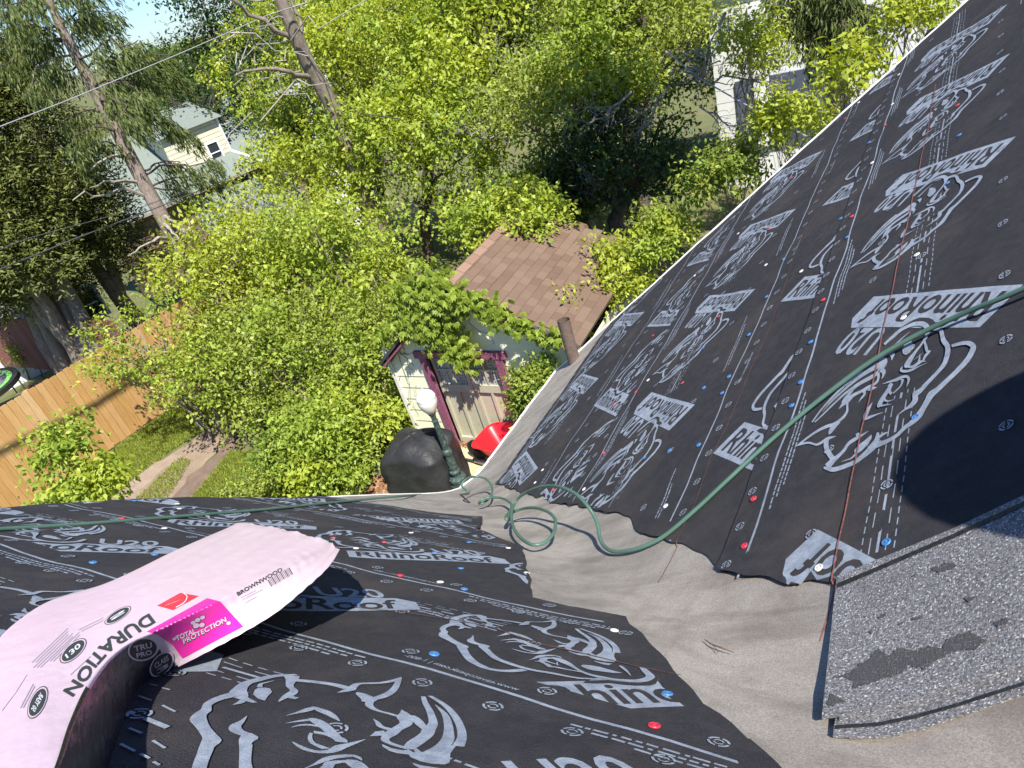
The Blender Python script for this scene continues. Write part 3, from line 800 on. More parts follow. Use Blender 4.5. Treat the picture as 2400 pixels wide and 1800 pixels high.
# densify across
cc = np.linspace(0, G.shape[1] - 1, 75); j0 = np.minimum(cc.astype(int), G.shape[1] - 2); fr = (cc - j0)[None, :, None]
G = G[:, j0] * (1 - fr) + G[:, j0 + 1] * fr
a_ = np.linspace(0, 1, G.shape[0])[:, None]; b_ = np.linspace(0, 1, G.shape[1])[None, :]
far_ = smooth(.45, .8, a_); side = smooth(.62, .80, b_)
wr = .0010 * far_ * side * np.sin(210 * a_ + 9 * np.sin(5 * b_) + 26 * b_) * (.6 + .4 * np.sin(31 * a_)) + .0007 * far_ * np.sin(70 * b_ + 26 * a_ + 2 * np.sin(11 * a_)) * (1 - .5 * side)
wr = wr + .0006 * np.sin(19 * a_ + 7 * b_) + .003 * smooth(.95, 1, a_) * np.sin(37 * b_ + 2) * (1 + np.sin(90 * b_)) * .5
G = G + wr[..., None] * NB
pack = thing('shingle_bundle', rowsG[3][8], 'pink film wrapped bundle of roof shingles bent over the black felt', 'shingle bundle')
nr, nc = G.shape[:2]
cs = int(nc * .715)
V = G.reshape(-1, 3); F = []; mi = []
dark_row = [i for i in range(nr) if tt[i] < 6.55]
for i in range(nr - 1):
    for j in range(nc - 1):
        F.append((i * nc + j, i * nc + j + 1, (i + 1) * nc + j + 1, (i + 1) * nc + j))
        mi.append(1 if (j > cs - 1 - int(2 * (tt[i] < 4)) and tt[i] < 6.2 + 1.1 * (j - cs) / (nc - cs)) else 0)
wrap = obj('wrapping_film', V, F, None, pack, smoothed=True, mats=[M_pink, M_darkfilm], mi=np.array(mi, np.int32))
# the stack of shingles inside, seen at the open ends and from below
core = MB()
Cb = G[5:-40, 8:cs - 12] - .010 * NB; Cl = Cb - NB * .055
core.grid(Cb[::6, ::6]); core.grid(Cl[::6, ::6])
for q, w_ in ((Cb[:, 0], Cl[:, 0]), (Cb[:, -1], Cl[:, -1]), (Cb[0], Cl[0]), (Cb[-1], Cl[-1])):
    core.grid(np.stack([q[::3], w_[::3]], 1))
core.build('shingle_stack', M_gran, pack)
bvh = BVHTree.FromPolygons([tuple(v) for v in V], F)
def on_pack(x, y, eps=.0008):
    r = Vector(unit(ray(x, y))); h = bvh.ray_cast(Vector(CAM), r)
    if h[0] is None: return None
    return np.array(h[0]) - np.array(r) * eps
def pack_print(name, T, m, eps, mx=14, it=8):
    T = refine(np.asarray(T, float), mx * .45, it + 2); eps = eps + .0009; out = []
    for t in T:
        p = [on_pack(*q, eps) for q in t]
        if all(a is not None for a in p) and max(np.linalg.norm(p[0] - p[1]), np.linalg.norm(p[1] - p[2]), np.linalg.norm(p[0] - p[2])) < .12: out += p
    if out: obj(name, out, np.arange(len(out)).reshape(-1, 3), m, pack, smoothed=True)
def quad_text(s, bl, br, up, bold=.02, fit=True):
    """text with its baseline from bl to br and its cap height along up (pixels)"""
    t, w = text_tris(s, bold); bl, br, up = arr(*bl), arr(*br), arr(*up)
    return bl + t[..., 0:1] / w * (br - bl) + t[..., 1:2] / .73 * up
def path_text(s, pts, ups, bold=.02):
    """text along a bent baseline"""
    t, w = text_tris(s, bold); pts = np.array(pts, float); ups = np.array(ups, float)
    k = np.r_[0, np.cumsum(np.linalg.norm(np.diff(pts, axis=0), axis=1))]; k /= k[-1]
    f = t[..., 0] / w
    P = np.stack([np.interp(f, k, pts[:, 0]), np.interp(f, k, pts[:, 1])], -1)
    U = np.stack([np.interp(f, k, ups[:, 0]), np.interp(f, k, ups[:, 1])], -1)
    return P + t[..., 1:2] / .73 * U
c7 = lambda p: [(x / 2.645, 1440 + y / 2.645) for x, y in p]          # crop of the near half
c8 = lambda p: [(300 + x / 2.76, 1280 + y / 2.76) for x, y in p]      # crop of the far half
def ell(cx, cy, ax, bx, n=28, a0=0, a1=2 * np.pi):
    return [(cx + math.cos(t) * ax[0] + math.sin(t) * bx[0], cy + math.cos(t) * ax[1] + math.sin(t) * bx[1]) for t in np.linspace(a0, a1, n, endpoint=False)]
pack_print('printed_word', path_text('DURATION', c7([(925, -5), (780, 75), (640, 170), (530, 295), (470, 385), (390, 475)]), np.array([(42, 55), (52, 60), (52, 55), (62, 40), (66, 38), (62, 38)]) / 2.645, .03), M_ink, .0010, 12)
def badge(cx, cy, ax, bx, word):
    pack_print('printed_badge', poly_tris(ell(cx, cy, ax, bx)), M_ink, .0008, 10)
    s = .94; 
    pack_print('printed_badge', poly_tris(ell(cx, cy, [q * s for q in ax], [q * s for q in bx])), M_pink, .0011, 10)
    s = .84
    pack_print('printed_badge', poly_tris(ell(cx, cy, [q * s for q in ax], [q * s for q in bx])), M_ink, .0014, 10)
    if word:
        a, b = arr(*ax), arr(*bx); c = arr(cx, cy)
        pack_print('printed_badge', quad_text(word, c - a * .55 - b * .30, c + a * .55 - b * .30, b * .6, .02), M_whiteink, .0018, 8)
b1, b2, b3 = c7([(730, 5), (453, 225), (233, 545)])
badge(*b1, (31, -19), (5, 11), 'S'); badge(*b2, (30, -26), (10, 14), '130'); badge(*b3, (20, -36), (14, 13), '50 YEAR')
for a, b, n in (((640, 20), (480, 100), 2), ((420, 85), (185, 310), 5), ((490, 110), (300, 300), 2), ((205, 430), (120, 590), 2), ((560, 260), (430, 380), 1)):
    a, b = c7([a, b]); d_ = arr(*b) - arr(*a); nrm_ = arr(-d_[1], d_[0]) / np.linalg.norm(d_)
    for k in range(n):
        o = nrm_ * (-5.5 * k); s0 = arr(*a) + o + d_ * .04 * (k % 3); s1 = arr(*b) + o - d_ * .05 * ((k + 1) % 3)
        pack_print('printed_small_lines', line_tris([s0, s0 * .5 + s1 * .5, s1], 1.6), M_grey_ink, .0009, 14)
pack_print('printed_panel', poly_tris(c7([(60, 340), (165, 375), (100, 480), (10, 600), (-60, 560), (0, 440)])), mat('pale_mauve_ink', (.66, .48, .55), .6, (.74, .55, .62), 60), .0009, 10)
pack_print('printed_panel', poly_tris(c8([(120, 553), (512, 336), (595, 357), (745, 520), (690, 548), (350, 725), (290, 640), (190, 572)])), M_magenta, .0009, 10)
pack_print('printed_panel', poly_tris(c8([(188, 385), (338, 302), (458, 322), (290, 413)])), M_redink, .0009, 10)
pack_print('printed_word', quad_text('OWENS', *c8([(345, 343), (252, 378)]), (-9, 4.5), .02), M_whiteink, .0014, 8)
pack_print('printed_word', quad_text('CORNING', *c8([(352, 315), (222, 375)]), (-8, 4), .02), M_whiteink, .0014, 8)
pack_print('printed_arc', stroke([(*q, 2) for q in c8([(358, 303), (382, 325), (362, 365), (310, 395)])], 4), M_whiteink, .0014, 8)
pack_print('printed_word', quad_text('BROWNWOOD', *c8([(712, 322), (1003, 158)]), (-4.5, -8), .03), M_ink, .0010, 8)
for k, (a, b) in enumerate((((728, 335), (830, 285)), ((735, 350), (870, 280)), ((755, 368), (835, 325)))):
    a, b = c8([a, b]); pack_print('printed_small_lines', line_tris([a, b], 1.6), M_grey_ink, .0010, 12)
for k in range(16):
    a = arr(*c8([(905 + 9 * k, 218 - 5.2 * k)])[0]); pack_print('printed_bars', line_tris([a, a + (9, 15)], 1.2 + 1.3 * (k % 3 == 0)), M_ink, .0010, 12)
pack_print('printed_word', quad_text('TOTAL', *c8([(315, 612), (440, 560)]), (-3, -11), .03), M_whiteink, .0016, 8)
pack_print('printed_word', quad_text('PROTECTION', *c8([(362, 640), (640, 490)]), (-4, -13), .04), M_ink, .0014, 8)
pack_print('printed_word', quad_text('PROTECTION', *c8([(362, 634), (638, 486)]), (-3.5, -11), .01), M_whiteink, .0018, 8)
for (x, y, r_) in ((420, 495, 7), (450, 478, 8), (482, 462, 7), (440, 515, 9), (478, 510, 8), (300, 600, 6), (650, 498, 6), (318, 588, 4)):
    q = c8([(x, y)])[0]
    pack_print('printed_emblem', poly_tris(ell(*q, (r_, -r_ * .4), (r_ * .3, r_ * .75), 14)), M_ink, .0013, 8)
    pack_print('printed_emblem', poly_tris(ell(*q, (r_ * .8, -r_ * .32), (r_ * .24, r_ * .6), 14)), mat('pale_pink_ink', (.80, .55, .68), .5), .0017, 8)
def round_badge(x, y, ax, bx, w1, w2):
    q = c8([(x, y)])[0]
    pack_print('printed_badge', poly_tris(ell(*q, ax, bx)), M_pink, .0010, 8)
    pack_print('printed_badge', poly_tris(ell(*q, [k * .88 for k in ax], [k * .88 for k in bx])), M_ink, .0014, 8)
    a, b, c = arr(*ax), arr(*bx), arr(*q)
    pack_print('printed_badge', quad_text(w1, c - a * .55 + b * .02, c + a * .6 + b * .02, -b * .5, .02), M_pink, .0018, 8)
    if w2: pack_print('printed_badge', quad_text(w2, c - a * .5 + b * .6, c + a * .5 + b * .6, -b * .42, .02), M_pink, .0018, 8)
round_badge(98, 668, (36, -9), (6, 26), 'TRU', 'PRO')
round_badge(218, 765, (28, -18), (5, 24), 'CLASS', '3')

# ------------------------------------------------------------------ green air hose
M_hose = mat('green_hose', (.055, .115, .085), .42, (.08, .15, .115), 6, spec=.45)
HP = [(-60, 1246, .008), (0, 1240, .008), (200, 1228, .008), (400, 1212, .008), (600, 1196, .009), (760, 1180, .010), (860, 1170, .012), (950, 1162, .014),
      (1010, 1158, .02), (1060, 1160, .05), (1098, 1156, .06), (1083, 1140, .10), (1090, 1125, .13), (1112, 1117, .12), (1138, 1122, .09), (1153, 1141, .06), (1150, 1163, .04), (1134, 1178, .03), (1123, 1180, .03), (1128, 1172, .05),
      (1150, 1166, .05), (1178, 1168, .04), (1198, 1181, .04), (1196, 1196, .045), (1186, 1210, .05), (1187, 1217, .05), (1197, 1204, .05), (1222, 1193, .06), (1252, 1190, .07), (1281, 1198, .07), (1299, 1213, .06), (1302, 1232, .05), (1294, 1255, .04),
      (1273, 1273, .03), (1246, 1276, .03), (1218, 1258, .04), (1202, 1232, .06), (1199, 1205, .08), (1206, 1180, .10), (1225, 1159, .13), (1263, 1142, .16), (1306, 1140, .17), (1345, 1155, .15), (1372, 1180, .12),
      (1392, 1208, .08), (1402, 1235, .05), (1406, 1260, .03), (1416, 1280, .016), (1436, 1292, .010), (1470, 1291, .010), (1510, 1280, .010), (1560, 1254, .010), (1630, 1195, .012), (1700, 1130, .014),
      (1780, 1056, .016), (1865, 982, .018), (1950, 914, .02), (2040, 848, .022), (2140, 790, .022), (2260, 734, .022), (2330, 706, .024), (2400, 676, .026), (2500, 630, .03), (2650, 560, .03)]
hpts = []
for x, y, h in HP:
    if 1005 < x < 1092 and y > 1157:
        hpts.append(at(x, y, math.hypot(*(hit(1050, 1150, 0) - CAM)[:2]) + .06))
    else: hpts.append(hit(x, y, h + .006))
hpts = np.array(hpts)
tq = np.linspace(0, len(hpts) - 1, (len(hpts) - 1) * 7 + 1); i0 = np.minimum(tq.astype(int), len(hpts) - 2); u = (tq - i0)[:, None]
g = lambda k: hpts[np.clip(k, 0, len(hpts) - 1)]
hc = .5 * (2 * g(i0) + (g(i0 + 1) - g(i0 - 1)) * u + (2 * g(i0 - 1) - 5 * g(i0) + 4 * g(i0 + 1) - g(i0 + 2)) * u * u + (3 * g(i0) - g(i0 - 1) - 3 * g(i0 + 1) + g(i0 + 2)) * u ** 3)
tag(MB().tube(hc, .0066, 10).build('air_hose', M_hose, smoothed=True), 'green air hose looping through the membrane valley and across the felt', 'hose')

# small twig in the valley
tw = MB()
P = [hit(1652, 1499, .004), hit(1668, 1510, .006), hit(1692, 1519, .008), hit(1720, 1529, .004)]
tw.tube(P, [.0012, .0016, .0018, .0008], 5)
tw.tube([P[1], hit(1680, 1522, .004), hit(1682, 1530, .003)], [.001, .0008, .0005], 5)
tag(tw.build('dry_twig', mat('twig_bark', (.16, .10, .06), .9)), 'small dry brown twig lying in the beige valley', 'twig')

# ------------------------------------------------------------------ person kneeling on the slope to the right of the camera (throws the shadow)
def person():
    e1 = unit(np.cross(LDIR, (0, 0, 1.))); e2 = np.cross(e1, LDIR)
    Q = [on_plane(x, y, CC, NA) - CAM for x, y in ((2024, 1070), (2190, 940), (2190, 1248))]
    q = np.array([(p @ e1, p @ e2) for p in Q])                      # circle through three points of the shadow's edge
    A_ = 2 * np.array([q[1] - q[0], q[2] - q[0]]); c2 = np.linalg.solve(A_, [(q[1] @ q[1] - q[0] @ q[0]), (q[2] @ q[2] - q[0] @ q[0])])
    HR = float(np.linalg.norm(q[0] - c2))
    hat = CAM + e1 * c2[0] + e2 * c2[1] + LDIR * (np.mean([p @ LDIR for p in Q]) - 1.55)
    zr = float(roof_z(hat[0], hat[1]))
    t = thing('person', (hat[0], hat[1], zr), 'person in a wide straw hat and blue work clothes kneeling beside the camera', 'person')
    f = -UA * 1.0; r_ = np.cross(f, (0, 0, 1.)); r_ = unit(r_); f = unit(arr(f[0], f[1], 0)); z = arr(0, 0, 1)
    hz = hat[2] - zr
    hip = arr(hat[0], hat[1], zr + .26) - f * .05; neck = hat - z * .30
    nodes, edges, rad = [], [], []
    def nd(p, r): nodes.append(tuple(p)); rad.append(r); return len(nodes) - 1
    h0 = nd(hip, .16); s1 = nd(hip * .5 + neck * .5, .15); s2 = nd(neck - z * .06, .14); nk = nd(neck + z * .05, .055); hd = nd(neck + z * .14, .085); ht = nd(neck + z * .24, .085)
    edges += [(h0, s1), (s1, s2), (s2, nk), (nk, hd), (hd, ht)]
    for sg in (-1, 1):
        sh = nd(neck - z * .07 + r_ * .19 * sg, .065); el = nd(neck - z * .32 + r_ * .23 * sg + f * .06, .045); wr_ = nd(hip + z * .08 + r_ * .15 * sg + f * .26, .032); hn = nd(hip + z * .02 + r_ * .13 * sg + f * .33, .034)
        edges += [(s2, sh), (sh, el), (el, wr_), (wr_, hn)]
        for q in range(4):
            a = nd(hip + z * (.0) + r_ * (.13 * sg + .02 * (q - 1.5)) + f * .39, .009); b = nd(hip - z * .03 + r_ * (.13 * sg + .022 * (q - 1.5)) + f * (.43 - .01 * abs(q - 1.5)), .008)
            edges += [(hn, a), (a, b)]
        kp = hip + r_ * .12 * sg + f * .36; kp[2] = roof_z(kp[0], kp[1]) + .075
        kn = nd(kp, .07); ap = hip + r_ * .11 * sg - f * .12; ap[2] = roof_z(ap[0], ap[1]) + .06
        an = nd(ap, .045); tp = hip + r_ * .11 * sg - f * .30; tp[2] = roof_z(tp[0], tp[1]) + .04; to = nd(tp, .035)
        th = nd(hip + r_ * .10 * sg, .10)
        edges += [(h0, th), (th, kn), (kn, an), (an, to)]
    me = bpy.data.meshes.new('body'); me.from_pydata([tuple(np.array(n) - ORG[t.name]) for n in nodes], edges, [])
    o = bpy.data.objects.new('body', me); COL.objects.link(o); o.parent = t; ORG[o.name] = ORG[t.name]
    sk = o.modifiers.new('skin', 'SKIN'); o.modifiers.new('sub', 'SUBSURF').render_levels = 1
    for i, rr in enumerate(rad): me.skin_vertices[0].data[i].radius = (rr, rr)
    me.skin_vertices[0].data[0].use_root = True
    me.materials.append(mat('blue_work_cloth', (.07, .10, .18), .9, (.10, .13, .21), 30))
    M_skin = mat('skin', (.50, .32, .24), .6)
    face = MB().lathe(neck + z * .07, [(.02, 0), (.06, .01), (.078, .06), (.084, .11), (.078, .17), (.05, .21), (.01, .225)], 20)
    c = neck + z * .16 + f * .082
    face.lathe(c - z * .02 - f * .012, [(.002, .03), (.012, 0), (.014, -.014), (.003, -.02)], 8)
    for sg in (-1, 1): face.lathe(neck + z * .155 + r_ * .082 * sg, [(.004, -.03), (.012, -.01), (.012, .02), (.004, .03)], 8)
    face.build('head', M_skin, t, smoothed=True)
    ey = MB()
    for sg in (-1, 1): ey.lathe(c + r_ * .03 * sg - f * .014 + z * .015, [(.004, -.008), (.011, 0), (.004, .008)], 8)
    ey.box(c - z * .065 - f * .01, r_ * .045, f * .012, z * .008)
    ey.build('eyes_and_mouth', M_ink, t)
    ax = unit(-LDIR * .8 + z * .3); hs_ = HR / .228; print('hat radius', HR)
    MB().lathe(neck + z * .235, [(.02, .115), (.07, .105), (.092, .06), (.098, .0), (.16 * hs_, -.012), (.225 * hs_, -.024), (.228 * hs_, -.028), (.16 * hs_, -.018), (.095, -.006), (.088, .05), (.02, .10)], 40, ax).build('straw_hat', mat('straw', (.55, .42, .22), .8, (.42, .31, .15), 120, bump=.4, bscale=200), t, smoothed=True)
person()
# ------------------------------------------------------------------ garage with vine
G0 = at_z(1078, 1040, 0.0); GT = unit(arr(math.sin(math.radians(124)), math.cos(math.radians(124)), 0)); GN = arr(-.5592, -.8290, 0); GI = -GN
G0 = G0 - GT * .80
def gp(s, d, z): return G0 + GT * s + GI * d + arr(0, 0, z)
M_cream = rand_mat('cream_paint', [(.76, .75, .55), (.82, .81, .61), (.79, .78, .58)], .75, .15, 30, grain=.88)
M_purple = mat('purple_paint', (.20, .055, .105), .6, (.25, .075, .135), 8, speck=(90, .66, .70, (.60, .50, .52)), stretch=(1, 1, .35))
M_taupe = mat('taupe_paint', (.42, .40, .29), .7, (.47, .45, .34), 12, bump=.1, bscale=80)
M_dark = mat('dark_inside', (.02, .022, .02), .6)
M_shing = rand_mat('brown_shingles', [(.145, .092, .066), (.175, .117, .084), (.20, .137, .10), (.16, .104, .075)], .9, .5, 160, grain=.7)
M_lace = bpy.data.materials.new('leaded_pane'); M_lace.use_nodes = True
_n = M_lace.node_tree; _b = _n.nodes['Principled BSDF']; _b.inputs['Roughness'].default_value = .15
_ck = _n.nodes.new('ShaderNodeTexVoronoi'); _ck.inputs['Scale'].default_value = 34; _ck.inputs['Randomness'].default_value = .35
_tc = _n.nodes.new('ShaderNodeTexCoord'); _n.links.new(_tc.outputs['Object'], _ck.inputs['Vector'])
_rp = _n.nodes.new('ShaderNodeValToRGB'); _rp.color_ramp.elements[0].position = .30; _rp.color_ramp.elements[1].position = .42
_rp.color_ramp.elements[0].color = (.012, .014, .012, 1); _rp.color_ramp.elements[1].color = (.42, .43, .40, 1)
_n.links.new(_ck.outputs['Distance'], _rp.inputs[0]); _n.links.new(_rp.outputs[0], _b.inputs['Base Color'])
gar = thing('garage', G0, 'small cream garage with purple trim under a leafy green vine', 'garage')
W_, PK, EV, DEP = 3.40, 1.63, 1.90, 2.6
def roofz(s): return 3.08 - abs(s - PK) * (.79 if s < PK else .53)
# horizontal siding boards, front wall, split at the door
DL, DR, DH = .80, 2.10, 1.80
zb = .02; h = .233
while zb < 3.0:
    zt = min(zb + h, 3.0)
    def span(z):    # wall extent under the rake at height z
        a = 0.03 if z < roofz(.03) - .12 else PK - (3.08 - .12 - z) / .79
        b = W_ if z < roofz(W_) - .12 else PK + (3.08 - .12 - z) / .53
        return a, b
    a0, b0 = span(zb); a1, b1 = span(zt)
    if b1 - a1 < .05: break
    segs = [((a0, a1), (DL - .11, DL - .11)), ((DR + .11, DR + .11), (b0, b1))] if zb < DH - .02 else [((a0, a1), (PK, PK)), ((PK + .004, PK + .004), (b0, b1))]
    for (p0, p1), (q0, q1) in segs:
        V = [gp(p0, -.022, zb), gp(q0, -.022, zb), gp(q1, -.010, zt - .004), gp(p1, -.010, zt - .004), gp(p0, .03, zb), gp(q0, .03, zb), gp(q1, .03, zt - .004), gp(p1, .03, zt - .004)]
        obj('siding_board', V, [(0, 1, 2, 3), (4, 7, 6, 5), (0, 4, 5, 1), (3, 2, 6, 7), (0, 3, 7, 4), (1, 5, 6, 2)], M_cream, gar)
    zb = zt
b = MB()
b.box(gp(.02, DEP / 2, EV / 2 - .04), GT * .05, GI * DEP, (0, 0, EV - .1)); b.box(gp(W_, DEP / 2, EV / 2 - .08), GT * .05, GI * DEP, (0, 0, EV - .2))
b.box(gp(W_ / 2, DEP, .85), GT * W_, GI * .05, (0, 0, 1.7)); b.build('side_wall', mat('cream_wall', (.66, .65, .48), .8, (.55, .53, .40), 4), gar)
b = MB(); b.box(gp(.03, -.032, .98), GT * .07, GI * .03, (0, 0, 1.95)); b.build('corner_board', mat('white_paint', (.74, .73, .66), .6, (.60, .59, .52), 12), gar)
b = MB()
b.box(gp(DL - .045, -.045, DH / 2), GT * .13, GI * .06, (0, 0, DH)); b.box(gp(DR + .045, -.045, DH / 2), GT * .13, GI * .06, (0, 0, DH))
b.box(gp((DL + DR) / 2, -.050, DH + .065), GT * (DR - DL + .36), GI * .07, (0, 0, .12)); b.build('door_trim', M_purple, gar)
# double door
door = MB(); mid = (DL + DR) / 2
def dbox(s0, s1, z0, z1, d, th=.02): door.box(gp((s0 + s1) / 2, d, (z0 + z1) / 2), GT * (s1 - s0), GI * th, (0, 0, z1 - z0))
dbox(DL, DR, .02, DH, .085, .02)
for a, c in ((DL + .02, mid - .005), (mid + .005, DR - .02)):
    for s0, s1, z0, z1 in ((a, a + .05, .03, DH), (c - .065, c, .03, DH), (a + .05, c - .065, .03, .13), (a + .05, c - .065, 1.09, 1.23), (a + .05, c - .065, 1.50, 1.535), (a + .05, c - .065, 1.76, DH)):
        dbox(s0, s1, z0, z1, .055, .04)
    m_ = (a + .05 + c - .065) / 2
    dbox(m_ - .022, m_ + .022, .13, 1.09, .056, .036); dbox(m_ - .018, m_ + .018, 1.23, 1.50, .056, .034); dbox(m_ - .018, m_ + .018, 1.535, 1.76, .056, .034)
dr = door.build('door', M_taupe, gar)
for a, c in ((DL + .02, mid - .005), (mid + .005, DR - .02)):
    m_ = (a + .05 + c - .065) / 2
    for s0, s1 in ((a + .05, m_ - .018), (m_ + .018, c - .065)):
        for z0, z1 in ((1.23, 1.50), (1.535, 1.76)):
            q = MB(); q.box(gp((s0 + s1) / 2, .066, (z0 + z1) / 2), GT * (s1 - s0 - .002), GI * .006, (0, 0, z1 - z0 - .002)); q.build('pane', M_lace, dr)
q = MB(); q.box(gp(mid - .05, .03, .18), GT * .10, GI * .02, (0, 0, .05)); q.build('latch', M_dark, dr)
# fascia, gutters and the shingled roof
b = MB()
for sa, sb in ((.02, PK), (PK, W_ + .12)):
    a, c = gp(sa, -.12, roofz(sa) - .10), gp(sb, -.12, roofz(sb) - .10)
    b.bar(a, c, .03, .15, up=GN)
b.build('fascia', M_purple, gar)
b = MB()
for sa, sb in ((-.05, PK), (PK, W_ + .15)):
    b.bar(gp(sa, -.155, roofz(sa) + .0), gp(sb, -.155, roofz(sb) + .0), .05, .06, up=GN)
b.bar(gp(-.05, -.12, roofz(-.05) - .04), gp(-.05, DEP, roofz(-.05) - .04), .10, .08); b.build('gutter', mat('dark_gutter', (.035, .035, .038), .4, (.07, .07, .07), 9, spec=.5), gar)
b = MB()
for sa, sb in ((-.06, PK), (W_ + .15, PK)):
    A = [gp(sa, -.14, roofz(sa) - .0), gp(sb, -.14, roofz(sb) - .0), gp(sb, DEP + .2, roofz(sb)), gp(sa, DEP + .2, roofz(sa))]
    b.add(A + [p - arr(0, 0, .03) for p in A], [(0, 1, 2, 3), (7, 6, 5, 4), (0, 4, 5, 1), (1, 5, 6, 2), (2, 6, 7, 3), (3, 7, 4, 0)])
b.build('roof_deck', mat('shingle_base', (.11, .075, .06), .95, (.16, .11, .085), 30, bump=.4), gar)
sl = unit(GT * 1.0 - arr(0, 0, .53)); nl = unit(np.cross(sl, GI)); nl = nl * np.sign(nl[2]); L_ = (W_ + .15 - PK) * math.hypot(1, .53)
proto = None
nrow = int(L_ / .145) + 1
for r_ in range(nrow):
    for c_ in range(15):
        w = .198
        dd = -.14 + (c_ + .5 * (r_ % 2)) * .2 + .1; q0 = L_ - (r_ + .5) * .145
        if q0 < .05: continue
        P = gp(PK, dd, 3.08) + sl * q0 + nl * (.014 + .003 * random.random())
        tl = unit(sl + nl * random.uniform(.05, .085)); n2 = unit(np.cross(tl, GI)); n2 *= np.sign(n2[2])
        M = Matrix([[GI[i], tl[i], n2[i], P[i] - G0[i]] for i in range(3)] + [[0, 0, 0, 1]])
        if proto is None:
            q = MB(); q.box((0, 0, 0), (w, 0, 0), (0, .16, 0), (0, 0, .012)); proto = q.build('shingle', M_shing, gar)
            for vv in proto.data.vertices: vv.co = Vector(vv.co) + Vector(G0)
            proto.matrix_local = M
        else: copy_part(proto, gar, M)
cap0 = None
M_ridge = rand_mat('ridge_shingles', [(.24, .15, .105), (.28, .18, .13), (.22, .135, .10)], .9, .4, 150, grain=.8)
for i in range(10):
    P = gp(PK + .02, -.06 + i * .27, 3.11)
    M = Matrix.Translation(Vector(P - G0)) @ Matrix([[GT[k], GI[k], (0, 0, 1)[k], 0] for k in range(3)] + [[0, 0, 0, 1]])
    if cap0 is None:
        q = MB(); A = [(-.11, -.15, -.055), (0, -.15, .012), (.11, -.15, -.055), (-.11, .15, -.065), (0, .15, 0), (.11, .15, -.065)]
        q.add(A + [(x, y, z - .01) for x, y, z in A], [(0, 1, 4, 3), (1, 2, 5, 4), (0, 6, 7, 1), (1, 7, 8, 2), (3, 4, 10, 9), (4, 5, 11, 10), (0, 3, 9, 6), (2, 8, 11, 5)])
        cap0 = q.build('ridge_shingle', M_ridge, gar)
        for vv in cap0.data.vertices: vv.co = Vector(vv.co) + Vector(G0)
        cap0.matrix_local = M
    else: copy_part(cap0, gar, M)

# ------------------------------------------------------------------ lamp post
LPX = at_z(1092, 1170, 0)
M_verd = mat('verdigris_iron', (.045, .07, .062), .55, (.16, .23, .20), 22, bump=.25, bscale=60, metal=.2, mix=(.5, .75))
lamp = thing('lamp_post', LPX, 'green iron lamp post with a white acorn globe beside the covered grill', 'lamp post')
MB().lathe(LPX, [(.16, 0), (.16, .04), (.13, .06), (.115, .40), (.13, .42), (.13, .46), (.07, .49), (.06, .53), (.085, .56), (.085, .59), (.06, .62), (.07, .65)], 24).build('base', M_verd, lamp, smoothed=False)
po = MB(); po.lathe(LPX, [(.062, .64), (.066, .67), (.058, .70), (.050, .88), (.072, .92), (.076, .95), (.066, .99), (.042, 1.01), (.036, 1.50), (.050, 1.53), (.036, 1.56), (.040, 1.62), (.058, 1.66), (.062, 1.68)], 20)
for i in range(10):
    a = i * math.pi / 5; d_ = arr(math.cos(a), math.sin(a), 0)
    po.bar(LPX + d_ * .043 + (0, 0, 1.02), LPX + d_ * .038 + (0, 0, 1.49), .008, .008, up=d_)
    po.bar(LPX + d_ * .060 + (0, 0, .70), LPX + d_ * .052 + (0, 0, .88), .012, .010, up=d_)
po.build('post', M_verd, lamp)
for i in range(4):
    a = i * math.pi / 2 + .5; d_ = arr(math.cos(a), math.sin(a), 0); s_ = arr(-d_[1], d_[0], 0)
    q = MB(); q.box(LPX + d_ * .125 + (0, 0, .22), s_ * .10, d_ * .02 + (0, 0, 0), (-.0 * d_[0], 0, .26)); q.build('base_panel', M_verd, lamp)
M_globe = mat('opal_globe', (.80, .78, .74), .25, (.72, .69, .62), 18, spec=.5, coat=.3, extra=((.55, .48, .40), .55, .75, .5), extra_scale=22)
MB().lathe(LPX + arr(0, 0, 1.68), [(.055, 0), (.075, .02), (.115, .09), (.142, .17), (.146, .22), (.140, .26), (.143, .268), (.138, .276), (.118, .32), (.085, .355), (.045, .375), (.018, .385), (.012, .41), (.002, .425)], 32).build('globe', M_globe, lamp, smoothed=True)

# ------------------------------------------------------------------ covered grill
gc = arr(-1.70, 9.25, 0); ga_, gb_ = GT, GI
M_cover = mat('black_cover', (.020, .020, .021), .5, (.030, .030, .032), 4, bump=.6, bscale=14, spec=.3, extra=((.10, .098, .09), .58, .82, .5), extra_scale=3)
N1, N2 = 72, 40; rows = []
hw, hd, hh = .58, .42, 1.12
for j in range(N2):
    f = j / (N2 - 1); ring_ = []
    for i in range(N1):
        t = i / N1 * 2 * math.pi
        cx, sx = math.cos(t), math.sin(t); p = 5.0
        rr = (abs(cx) ** p + abs(sx) ** p) ** (-1 / p)
        if f < .35:
            k = f / .35; z = hh - .22 * k ** 2.2 + .05 * math.sin(3 * t) * k - .12 * max(0, -cx) * k; sc = .02 + .98 * k ** .75
        else:
            k = (f - .35) / .65; z = (hh - .22 + .05 * math.sin(3 * t) - .12 * max(0, -cx)) * (1 - k) + .05 * k; sc = 1 + .05 * k
            sc += (.075 * math.sin(17 * t + 3 * math.sin(3 * t)) + .05 * math.sin(29 * t + 5 * k)) * k ** .8 * (.5 + .5 * math.sin(5 * t + 1)) + .012 * math.sin(14 * k + 4 * math.sin(2 * t))
        sc *= 1 + .012 * math.sin(9 * t + 11 * f)
        ring_.append(gc + ga_ * (hw * rr * cx * sc) + gb_ * (hd * rr * sx * sc) + arr(0, 0, z + .012 * math.sin(13 * f + 5 * t)))
    rows.append(ring_ + [ring_[0]])
